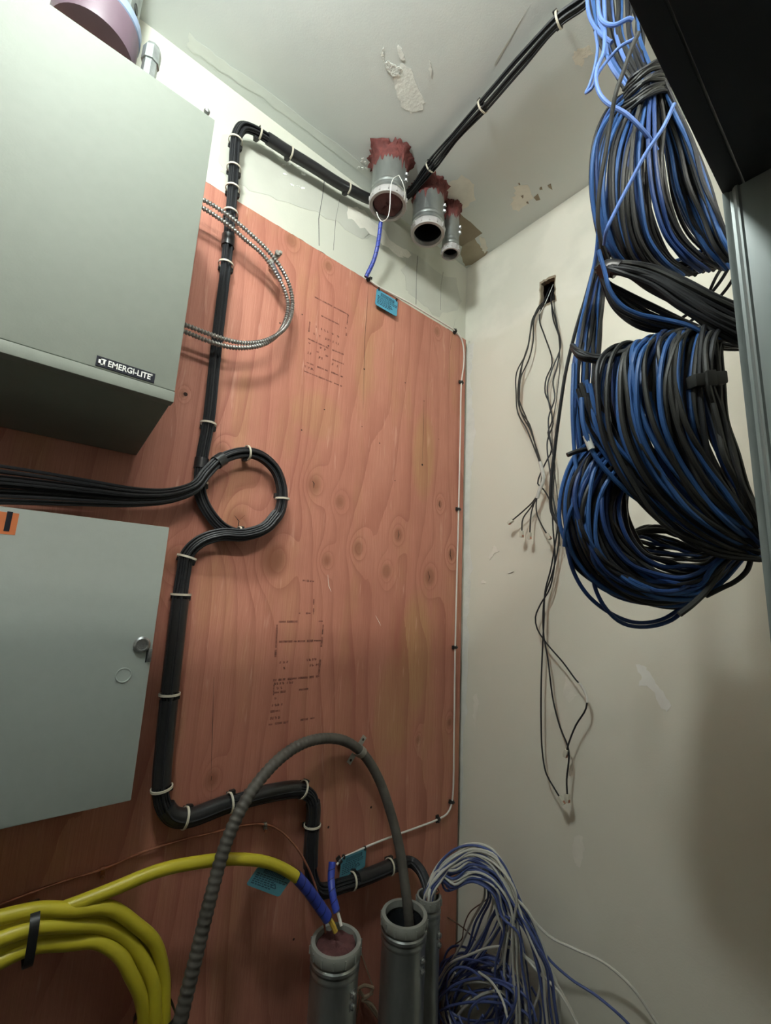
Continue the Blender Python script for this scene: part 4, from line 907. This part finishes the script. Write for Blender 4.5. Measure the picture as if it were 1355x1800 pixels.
# --- upper coil (U)
U = thing('hanging_cable_coil', PD(1140, 300, .72), 'upper hanging coil of blue and black cables under the rack top', 'cable coil', 'hanging cable coils')
Ua = [(1150, 140, .72), (1090, 175, .71), (1052, 235, .70), (1039, 310, .70), (1046, 380, .71), (1066, 430, .71), (1100, 470, .72)]
Ub = [(1146, 130, .70), (1120, 200, .68), (1100, 270, .665), (1096, 340, .66), (1104, 410, .665), (1125, 455, .675), (1160, 485, .70)]
Uc = [(1152, 120, .69), (1156, 210, .67), (1163, 280, .66), (1176, 350, .66), (1200, 410, .67), (1235, 448, .68), (1275, 470, .70)]
ts = np.linspace(0, 1, 30) ** 1.0
for i in range(26):
    t_ = i / 25; P = lerp3(Ua, Ub, Uc, t_); P[:, 2] += rgc.uniform(.05, .09); P[1:-1, 0] += rgc.normal(4, 7)
    cable(U, P, rc, 'jnavy' if i % 4 == 1 else 'jblack', jit=3)
for i, t_ in enumerate(ts):
    P = lerp3(Ua, Ub, Uc, min(1, t_ + rgc.normal(0, .015))); P[:, 2] += rgc.uniform(0, .03)
    P[1:-1, 0] += rgc.normal(0, 2.5) + np.linspace(-1, 1, 5) * rgc.normal(0, 6)
    col = 'jblue' if i in (0, 1, 2, 4, 7, 12) else ('jnavy' if i in (3, 9, 16, 20, 24) else pick(rgc, .12))
    cable(U, P, rc, col, jit=1.2)
Ud = [(1150, 130, .74), (1158, 190, .73), (1172, 260, .72), (1190, 330, .715), (1212, 390, .71), (1240, 440, .70), (1275, 475, .70)]
Ue = [(1162, 130, .70), (1190, 190, .69), (1220, 255, .68), (1245, 320, .67), (1262, 370, .665), (1280, 420, .66), (1300, 460, .66)]
for i in range(24):
    t_ = (i + rgc.uniform(-.4, .4)) / 23; P = np.array(Ud) * (1 - t_) + np.array(Ue) * t_; P[:, 2] += rgc.uniform(-.01, .02)
    cable(U, P, rc, 'jblue' if i in (0, 2, 5) else pick(rgc, .45), jit=1.8)
for i in range(14):   # bottom of the coil, far side
    t_ = i / 13; P = [(1075 + 8 * t_, 430 + 22 * t_, .73), (1120, 455 + 18 * t_, .76), (1170, 462 + 22 * t_, .78), (1215, 455 + 22 * t_, .77), (1262 + 10 * t_, 425 + 30 * t_, .74), (1300, 400 + 30 * t_, .72)]
    cable(U, P, rc, pick(rgc, .3), jit=4)
for i in range(10):   # collar at the top
    y = 122 + i * 6; P = [(1098 - i * 2, y + 34, .72), (1112, y + 14, .69), (1135, y - 4 + rgc.uniform(-4, 4), .675), (1160, y - 14, .68), (1176, y - 8, .72)]
    cable(U, P, rc, 'jchar' if i % 3 else 'jblack', jit=1.5)
# --- drop from the ceiling
T = thing('cable_drop', PD(1090, 40, .75), 'loose blue and black cables dropping from the ceiling onto the upper coil', 'cable bundle', 'loose cable runs')
for i in range(20):
    t_ = i / 19; P = [(1034 + 85 * t_, -60, .80), (1038 + 84 * t_, 10, .79), (1046 + 82 * t_ + rgc.normal(0, 5), 60, .77), (1066 + 74 * t_, 110, .745), (1100 + 58 * t_, 155, .73), (1130 + 45 * t_, 200, .73)]
    cable(T, P, rc, 'jblue2' if i in (1, 3, 9) else pick(rgc, .25), jit=2.5)
def loose(px, m, label, r=rc, n=60):
    P = np.array([PD(*q) for q in px]); P[:, 0] = np.minimum(P[:, 0], RIGHT - .006)
    k = MB(); k.tube(smooth_path(P, n=n), r, 8); o = k.build('network_cable', m, None); return tag(o, label, 'cable', 'loose network cables')
loose([(1031, -40, .74), (1034, 20, .74), (1044, 45, .73), (1058, 62, .72), (1075, 75, .71)], 'jblue2', 'pale blue cable leftmost in the drop at the top edge')
loose([(1054, -40, .70), (1052, 15, .70), (1060, 38, .69), (1080, 44, .68), (1106, 33, .67), (1112, 36, .67)], 'jblue2', 'pale blue cable bending right to the rack top rail')
loose([(1060, -40, .70), (1062, 10, .70), (1063, 60, .69), (1060, 95, .68), (1048, 125, .68), (1050, 155, .68), (1066, 180, .67), (1100, 200, .66), (1135, 235, .66), (1155, 265, .67)], 'jblue2', 'pale blue cable that crosses the top of the upper coil diagonally')
loose([(1046, 55, .71), (1050, 80, .71), (1046, 115, .70), (1036, 150, .70), (1030, 163, .70), (1040, 155, .69), (1052, 128, .69), (1068, 106, .69), (1090, 82, .68), (1115, 68, .67), (1124, 60, .66)], 'jblue2', 'pale blue cable hooked in a narrow loop left of the coil top', .0024)
loose([(1122, 58, .62), (1112, 80, .62), (1096, 125, .62), (1082, 165, .62), (1074, 210, .63), (1064, 270, .64), (1054, 330, .65), (1051, 390, .66), (1058, 430, .67), (1068, 455, .68)], 'jchar', 'black cable running straight down in front of the upper coil', .0030)
loose([(1185, 183, .60), (1165, 225, .60), (1135, 270, .61), (1108, 320, .62), (1082, 370, .63), (1066, 405, .64), (1062, 430, .66)], 'jblue2', 'single blue cable slanting across the front of the upper coil', .0026)

# --- riser on the left
Rr = thing('cable_riser', PD(1030, 600, .78), 'vertical run of blue and black cables along the left of the hanging coils', 'cable bundle', 'loose cable runs')
for i in range(15):
    t_ = i / 14; P = [(1050 + 22 * t_, 400, .74), (1048 + 18 * t_, 450, .745), (1030 + 30 * t_, 520, .75), (1016 + 40 * t_, 590, .75), (1009 + 42 * t_, 650, .74), (1012 + 36 * t_, 720, .73), (1018 + 40 * t_, 790, .72), (1030 + 50 * t_, 860, .73)]
    cable(Rr, P, .0029, 'jblue' if i in (1, 5, 9) else pick(rgc, .25), jit=2.2, n=56)
loose([(1048, 452, .75), (1030, 520, .765), (1012, 580, .775), (995, 650, .785), (984, 720, .79), (975, 790, .79), (968, 860, .78), (970, 900, .77), (984, 925, .75), (1000, 950, .72), (1022, 985, .70)], 'jblack', 'long black cable hanging alone just left of the riser', .0030, 70)
loose([(1052, 440, .66), (1062, 475, .66), (1072, 510, .66), (1094, 538, .655), (1122, 552, .65), (1160, 560, .64), (1210, 572, .62), (1245, 590, .61)], 'jblue', 'blue cable curving under the black diagonal bundle')
# --- black diagonal bundles
D1 = thing('diagonal_cable_bundle', PD(1180, 510, .64), 'thick black cable bundle slanting down right behind the rack post', 'cable bundle', 'slanting black bundles')
for i in range(18):
    t_ = i / 17; a = rgc.uniform(-.02, .02)
    P = [(1050, 470 + 6 * t_, .70), (1072 - 4 * t_, 460 + 18 * t_, .68 + a), (1105 - 6 * t_, 464 + 20 * t_, .665 + a), (1150 - 8 * t_, 470 + 36 * t_, .65 + a), (1205 - 10 * t_, 492 + 50 * t_, .63 + a), (1262 - 8 * t_, 520 + 60 * t_, .61 + a), (1330, 550 + 70 * t_, .60 + a)]
    cable(D1, P, .0034, 'jchar' if i in (2, 4, 7, 12) else 'jblack', jit=1.4)
k = MB(); k.tube(smooth_path(pd([(1060, 478, .675), (1068, 472, .675), (1080, 472, .672), (1086, 474, .67)])), .013, 12); k.build('tape_wrap', 'jtape', D1)
D2 = thing('diagonal_cable_bundle', PD(1120, 540, .66), 'looser black cable bundle slanting below the thick one', 'cable bundle', 'slanting black bundles')
for i in range(12):
    t_ = i / 11; a = rgc.uniform(-.015, .03)
    P = [(1056, 475, .69), (1070 - 6 * t_, 492 + 12 * t_, .69 + a), (1100 - 20 * t_, 512 + 34 * t_, .69 + a), (1150 - 22 * t_, 540 + 32 * t_, .68 + a), (1205 - 8 * t_, 566 + 20 * t_, .67 + a), (1262, 590 + 16 * t_, .66 + a), (1330, 612, .65)]
    cable(D2, P, .0031, 'jblack', jit=2.4)
D3 = thing('cross_cable_bundle', PD(1120, 610, .66), 'few black and blue cables sweeping left from the big coil top to the riser', 'cable bundle', 'slanting black bundles')
for i in range(5):
    P = [(1006, 606 + i, .70), (1018, 618 + 3 * i, .68), (1050, 624 + 3 * i, .67), (1100, 616 + 3.5 * i, .66), (1150, 600 + 4 * i, .645), (1200, 584 + 5 * i, .63), (1250, 582 + 5 * i, .63), (1300, 590, .63)]
    cable(D3, P, .0032, 'jblue' if i in (3,) else 'jblack', jit=1.2)
far = [([(1290, 455, .76), (1262, 500, .78), (1230, 535, .80), (1175, 575, .83), (1120, 610, .86), (1095, 640, .88)], 'first'),
       ([(1300, 470, .76), (1275, 510, .79), (1240, 545, .82), (1160, 600, .86), (1105, 640, .88)], 'second'),
       ([(1310, 440, .76), (1270, 470, .78), (1250, 505, .79), (1245, 520, .80)], 'third')]
for (px, w), lb in zip(far, ('thin dark cable crossing behind the diagonal bundles, upper left one', 'thin dark cable crossing behind the diagonal bundles, lower right one', 'short dark cable behind, between upper coil and rack post')): loose(px, 'jblack', lb, .0028)

# --- big coil (L): near windings
Lc = thing('hanging_cable_coil', PD(1180, 760, .6), 'big hanging coil of blue and black cables beside the rack post, middle one', 'cable coil', 'hanging cable coils')
La = [(1120, 618, .74), (1082, 616, .69), (1054, 640, .665), (1048, 700, .655), (1062, 775, .645), (1104, 858, .635), (1170, 930, .625), (1252, 975, .615), (1335, 985, .61)]
Lb = [(1205, 588, .70), (1180, 588, .65), (1160, 612, .62), (1152, 680, .605), (1160, 750, .60), (1188, 820, .60), (1232, 880, .60), (1282, 925, .60), (1335, 962, .60)]
Ld = [(1290, 560, .70), (1275, 566, .62), (1262, 592, .595), (1262, 660, .58), (1272, 730, .575), (1288, 795, .575), (1306, 855, .575), (1325, 900, .58), (1345, 940, .585)]
for i in range(36):   # deeper layer
    t_ = i / 35; P = lerp3(La, Lb, Ld, t_); P[:, 2] += rgc.uniform(.03, .07); P[:, 0] += 8; P[1:5, 1] += rgc.uniform(0, 14)
    cable(Lc, P, rc, pick(rgc, .12) , jit=3)
cols = ['jblack', 'jblue', 'jblack', 'jchar', 'jnavy', 'jchar', 'jblue', 'jblack', 'jchar', 'jblue', 'jchar', 'jblack', 'jblue', 'jblue', 'jnavy', 'jchar', 'jblue', 'jchar', 'jblue', 'jblack', 'jblue', 'jnavy', 'jchar', 'jblue', 'jchar', 'jblack', 'jblue', 'jchar', 'jblack', 'jnavy', 'jchar', 'jchar', 'jblack', 'jchar']
for i, cc_ in enumerate(cols):
    t_ = i / (len(cols) - 1); t_ = min(1, max(0, t_ + rgc.normal(0, .012))); P = lerp3(La, Lb, Ld, t_); P[:, 2] += rgc.uniform(-.008, .018)
    P[1:4, 1] += rgc.uniform(-8, 10); P[4:7, 0] += rgc.normal(0, 4)
    P[2:-2, 0] += np.linspace(-1, 1, 5) * rgc.normal(0, 6); cable(Lc, P, .0034, cc_, jit=2.2)
for (px) in ([(1040, 690, .68), (1046, 740, .66), (1072, 800, .65), (1115, 850, .64), (1165, 895, .63), (1225, 935, .625), (1300, 968, .62)], [(1028, 700, .68), (1040, 745, .67), (1070, 790, .66), (1110, 830, .65), (1160, 868, .64), (1220, 905, .63), (1290, 940, .62)], [(1015, 690, .69), (1030, 750, .68), (1060, 800, .67), (1100, 845, .66), (1150, 890, .65), (1200, 925, .64), (1270, 955, .63)]):
    for e in range(4): cable(Lc, [(x + e * 4, y - e * 7, d - .004 * e) for x, y, d in px], .0033, ('jblue', 'jblack', 'jchar', 'jblue')[e], jit=2)
c = PD(1243, 668, .577); ax = nrm(PD(1246, 700, .577) - PD(1240, 640, .577)); sdv = nrm(cr - ax * np.dot(cr, ax)); ft = np.cross(sdv, ax)
k = MB(); k.box((-.021, -.0085, -.009), (.021, .0085, .012), .003, axes=[sdv, ax, ft], o=c); k.box((-.008, -.010, -.012), (.004, .010, -.008), .001, axes=[sdv, ax, ft], o=c); k.build('hook_strap', 'jchar', Lc)
for i in range(11):
    t0_, t1_ = rgc.uniform(.05, .75), rgc.uniform(.1, .9); A_, B_ = lerp3(La, Lb, Ld, t0_), lerp3(La, Lb, Ld, t1_); w = np.linspace(0, 1, 9)[:, None]; P = A_ * (1 - w) + B_ * w
    P[:, 2] -= .012; P[0, 2] += .05; P[-1, 2] += .03; cable(Lc, P, .0034, 'jblue' if i % 2 else 'jchar', jit=2)
# --- bottom coil (M)
Mc = thing('hanging_cable_coil', PD(1130, 960, .66), 'lowest hanging coil of blue and black cables, drooping below the big one', 'cable coil', 'hanging cable coils')
Ma = [(1080, 760, .72), (1020, 790, .70), (989, 850, .685), (988, 920, .68), (1006, 980, .675), (1050, 1030, .67), (1120, 1058, .665), (1195, 1062, .66), (1255, 1035, .66), (1300, 985, .66), (1345, 930, .66)]
Mb_ = [(1110, 790, .70), (1060, 830, .675), (1038, 890, .665), (1046, 950, .66), (1078, 1000, .655), (1125, 1030, .65), (1175, 1042, .65), (1225, 1035, .645), (1262, 1005, .645), (1300, 965, .65), (1345, 920, .65)]
Md = [(1135, 825, .70), (1106, 862, .68), (1100, 900, .67), (1112, 940, .66), (1138, 968, .655), (1172, 985, .65), (1212, 992, .65), (1240, 990, .65), (1270, 970, .65), (1305, 945, .65), (1345, 920, .66)]
for i in range(34):
    t_ = i / 33; P = lerp3(Ma, Mb_, Md, t_); P[:, 2] += rgc.uniform(.015, .06)
    cable(Mc, P, rc, 'jnavy' if rgc.random() < .25 else pick(rgc, .05), jit=3, n=60)
for i in range(20):
    t_ = (i / 19) * .97; P = lerp3(Ma, Mb_, Md, t_); P[:, 2] += rgc.uniform(-.01, .01); P[2:6, 0] += rgc.normal(0, 4)
    cable(Mc, P, .0031, 'jblue' if i in (0, 1, 5, 8, 13) else ('jnavy' if i % 4 == 2 else pick(rgc, .1)), jit=3, n=60)
for i in range(12):
    t0_, t1_ = rgc.uniform(0, .7), rgc.uniform(0, .9); A_, B_ = lerp3(Ma, Mb_, Md, t0_), lerp3(Ma, Mb_, Md, t1_); w = np.linspace(0, 1, 11)[:, None]; P = A_ * (1 - w) + B_ * w
    P[:, 2] -= .014; P[0, 2] += .04; P[-1, 2] += .03; cable(Mc, P, .0032, 'jblue' if i % 3 == 0 else ('jnavy' if i % 3 == 1 else 'jblack'), jit=4, n=60)
for i in range(15):   # far side windings seen through the coil
    t_ = i / 14; P = [(1060, 860 + 20 * t_, .76), (1090 + 10 * t_, 935 + 10 * t_, .79), (1135, 935 + 42 * t_, .81), (1180, 950 + 34 * t_, .80), (1235, 965 + 20 * t_, .78), (1290, 955 + 10 * t_, .75), (1340, 930, .72)]
    cable(Mc, P, .0029, 'jchar' if i % 3 == 0 else ('jnavy' if i % 3 == 1 else 'jblack'), jit=4)
for i in range(7):
    P = [(1080 + i * 4, 955 - i * 3, .80), (1110 + i * 6, 940 - i * 2, .80), (1150 + i * 8, 925 + i * 3, .79), (1200 + i * 6, 940, .77)]
    cable(Mc, P, .0028, 'jchar', jit=2, n=20)
loose([(1010, 860, .69), (997, 930, .69), (1003, 990, .69), (1028, 1040, .69), (1068, 1075, .69), (1115, 1094, .69), (1160, 1090, .69), (1195, 1070, .69), (1230, 1040, .68)], 'jnavy', 'blue cable in the lowest dangling loop, left one')
loose([(1012, 700, .70), (1008, 770, .70), (1018, 850, .69), (1030, 910, .68), (1040, 980, .68), (1045, 1030, .68), (1065, 1070, .68), (1095, 1096, .68), (1135, 1102, .68), (1180, 1090, .68), (1215, 1060, .67)], 'jnavy', 'blue cable in the lowest dangling loop, right one')
loose([(1194, 1080, .62), (1215, 1064, .62), (1240, 1040, .625), (1262, 1010, .63), (1280, 975, .635), (1296, 945, .64)], 'jchar', 'black cable with a cut end poking out under the lowest coil', .0042)
loose([(1325, 950, .64), (1319, 985, .64), (1312, 1004, .64), (1292, 1022, .645), (1268, 1034, .65), (1240, 1048, .655)], 'jblack', 'black cable making a small loop right of the lowest coil', .0036)
loose([(997, 800, .66), (1012, 794, .66), (1030, 790, .67), (1060, 790, .68)], 'jblack', 'short black cable end sticking out left at the coil waist', .0036, 20)
c = PD(1035, 778, .655); ax = nrm(PD(1043, 795, .65) - PD(1031, 765, .66)); k = MB(); k.tube([c - ax * .012, c, c + ax * .012], .0052, 10); lb_ = k.build('cable_label', 'wrap', None); tag(lb_, 'white paper label wrapped round a blue cable at the coil waist', 'label')
loose([(1022, 700, .67), (1024, 740, .66), (1032, 770, .655), (1046, 802, .65), (1075, 838, .645), (1110, 870, .64), (1160, 902, .63), (1230, 930, .62)], 'jblue', 'blue cable carrying the white paper label', .0036)
loose([(1008, 640, .72), (1006, 720, .70), (1010, 800, .69), (1014, 850, .68), (1000, 900, .68), (996, 940, .68)], 'jblue', 'blue cable dropping along the left edge of the coils')
loose([(1050, 800, .67), (1030, 850, .66), (1006, 890, .66), (994, 930, .67), (992, 960, .68)], 'jblue', 'blue cable crossing the upper left of the lowest coil')

# ================================================================== WHITE AND BLUE CABLES FROM THE FLOOR CONDUIT
Wg = thing('cable_spill', (1.0, .8, .3), 'white and blue cables spilling from the thin floor conduit down into the corner', 'cable bundle')
rw = np.random.default_rng(8)
src = (oC[0], oC[1], oC[2])
def spill(parent, px, xs, r, m, n=60, jit=0):
    P = [np.array([src[0] + rw.uniform(-.012, .012), src[1] + rw.uniform(-.012, .012), src[2] - .05]), np.array([src[0] + rw.uniform(-.014, .014), src[1] + rw.uniform(-.014, .010), src[2] + .004])]
    for (x, y), X in zip(px, np.interp(np.linspace(0, 1, len(px)), *xs)): P.append(PX(x + rw.normal(0, jit), y + rw.normal(0, jit), min(X, RIGHT - .006)))
    k = MB(); k.tube(smooth_path(P, n=n), r, 7); return k.build('cable', m, parent)
rB = .0028
paths = [([(766, 1530), (790, 1500), (825, 1482), (860, 1490), (885, 1518), (905, 1560), (925, 1600), (965, 1645), (1010, 1668), (1060, 1690), (1110, 1735), (1165, 1815)], 'wwht', (.96, 1.14)),
 ([(764, 1534), (790, 1512), (830, 1500), (870, 1508), (895, 1545), (915, 1590), (945, 1660), (975, 1720), (985, 1800), (985, 1860)], 'wwht', (.95, 1.10)),
 ([(764, 1540), (785, 1535), (820, 1533), (860, 1545), (900, 1580), (935, 1620), (960, 1680), (1000, 1720), (1050, 1750), (1105, 1800), (1130, 1840)], 'wblue', (.95, 1.13)),
 ([(764, 1545), (795, 1530), (840, 1535), (880, 1560), (925, 1600), (950, 1650), (975, 1720), (1005, 1780), (1030, 1840)], 'wwht', (.95, 1.10)),
 ([(764, 1536), (800, 1500), (838, 1488), (850, 1510), (862, 1560), (880, 1610), (886, 1650), (880, 1690), (866, 1705)], 'wwht', (.95, 1.04)),
 ([(764, 1538), (790, 1515), (830, 1505), (852, 1530), (868, 1580), (880, 1625), (905, 1660), (940, 1700), (985, 1750), (1020, 1810)], 'wwht', (.95, 1.06)),
 ([(766, 1530), (800, 1492), (845, 1486), (880, 1510), (910, 1570), (935, 1640), (950, 1700), (960, 1760), (965, 1830)], 'wblue', (.95, 1.10)),
 ([(768, 1545), (800, 1518), (845, 1520), (880, 1560), (905, 1610), (920, 1670), (930, 1730), (938, 1800)], 'wblue', (.95, 1.08)),
 ([(768, 1550), (795, 1545), (840, 1548), (875, 1572), (890, 1620), (900, 1690), (890, 1750), (870, 1800)], 'wblue', (.95, 1.06))]
for px, m, (xa_, xb_) in paths: spill(Wg, px, ([0, .25, 1], [.93, xa_ + .03, xb_]), rB * (1.15 if m == 'wwht' else 1), m, jit=1)
for i in range(26):
    t_ = i / 25; top = 1486 + 62 * rw.random(); m = 'wwht' if rw.random() < .38 else 'wblue'
    ex = rw.uniform(-60, 60)
    px = [(766 + rw.uniform(0, 10), 1535 + rw.uniform(-6, 14)), (792 + rw.uniform(-8, 8), top + 16), (830, top), (868, top + 16 + rw.uniform(-4, 10)), (892 + rw.uniform(-16, 12), top + 62), (910 + ex * .5, 1640 + rw.uniform(-10, 10)), (918 + ex * .9, 1700), (925 + ex, 1770), (930 + ex * 1.1, 1850)]
    spill(Wg, px, ([0, .3, 1], [.93, .98, rw.uniform(1.02, 1.12)]), rB, m, jit=2)
for i in range(9):     # strands falling straight down behind
    m = 'wwht' if i % 3 == 0 else 'wblue'; x0 = 835 + i * 6
    spill(Wg, [(768, 1540), (800, 1520), (840, 1530), (x0 + 18, 1570), (x0, 1620), (x0 - 25, 1670), (x0 - 60, 1720), (x0 - 90, 1770)], ([0, .3, 1], [.93, 1.0, 1.10]), rB, m, jit=3)
k = spill(Wg, [(772, 1568), (768, 1560), (766, 1566)], ([0, 1], [.94, .94]), .002, 'copper', n=12)
Tg = thing('cable_tangle', (1.0, .8, .2), 'tangled coil of dusty white and blue cables heaped in the corner at the bottom', 'cable coil')
for i in range(46):
    cx_, cy_ = 842 + rw.normal(0, 12), 1772 + rw.normal(0, 16); a0 = rw.uniform(0, 6.28); span = rw.uniform(2.2, 5.5); ra, rb2 = rw.uniform(28, 100), rw.uniform(30, 110); tilt = rw.uniform(-.8, .8); X = rw.uniform(.99, 1.13)
    px = []
    for q in range(11):
        a = a0 + span * q / 10; u, v = ra * math.cos(a), rb2 * math.sin(a); px.append((cx_ + u * math.cos(tilt) - v * math.sin(tilt), max(cy_ + u * math.sin(tilt) + v * math.cos(tilt), 1655 + rw.uniform(0, 40)), X + .018 * math.sin(a * 1.3 + i)))
    P = [PX(x, y, min(Xq, RIGHT - .008)) for x, y, Xq in px]; P = [np.array([p[0], min(p[1], PLYF - .008), p[2]]) for p in P]
    m = 'wwht' if rw.random() < .38 else 'wblue'
    k = MB(); k.tube(smooth_path(P, n=44), rB, 6); k.build('winding', m, Tg)
for i in range(5):     # strapped part upper left of the tangle
    P = [PX(770, 1720 + i * 6, 1.04), PX(785, 1690 + i * 6, 1.06), PX(806, 1676 + i * 5, 1.08), PX(830, 1676 + i * 5, 1.10), PX(862, 1690 + i * 5, 1.11), PX(890, 1730, 1.11)]
    P = [np.array([p[0], min(p[1], PLYF - .008), p[2]]) for p in P]
    k = MB(); k.tube(smooth_path(P, n=30), rB, 6); k.build('winding', 'wblue' if i % 2 == 0 else 'wwht', Tg)
c = PX(826, 1686, 1.095); k = MB(); k.box((-.006, -.012, -.016), (.006, .012, .016), .003, o=c, axes=[(1, 0, 0), (0, 1, 0), (0, 0, 1)]); k.build('hook_strap', 'spiral', Tg)
for px, lb in (([(776, 1606), (795, 1618), (815, 1632), (835, 1652), (850, 1668), (858, 1680)], 'thin brown wire crossing the corner from the floor conduit to the tangle'), ([(870, 1570), (850, 1585), (825, 1605), (815, 1630), (812, 1650), (800, 1660)], 'thin brown wire looping under the white and blue spill')):
    k = MB(); k.tube(smooth_path([PX(x, y, 1.11) for x, y in px]), .0016, 6); o = k.build('thin_wire', mat('brown_wire', (.12, .06, .04), .6), None); tag(o, lb, 'wire')
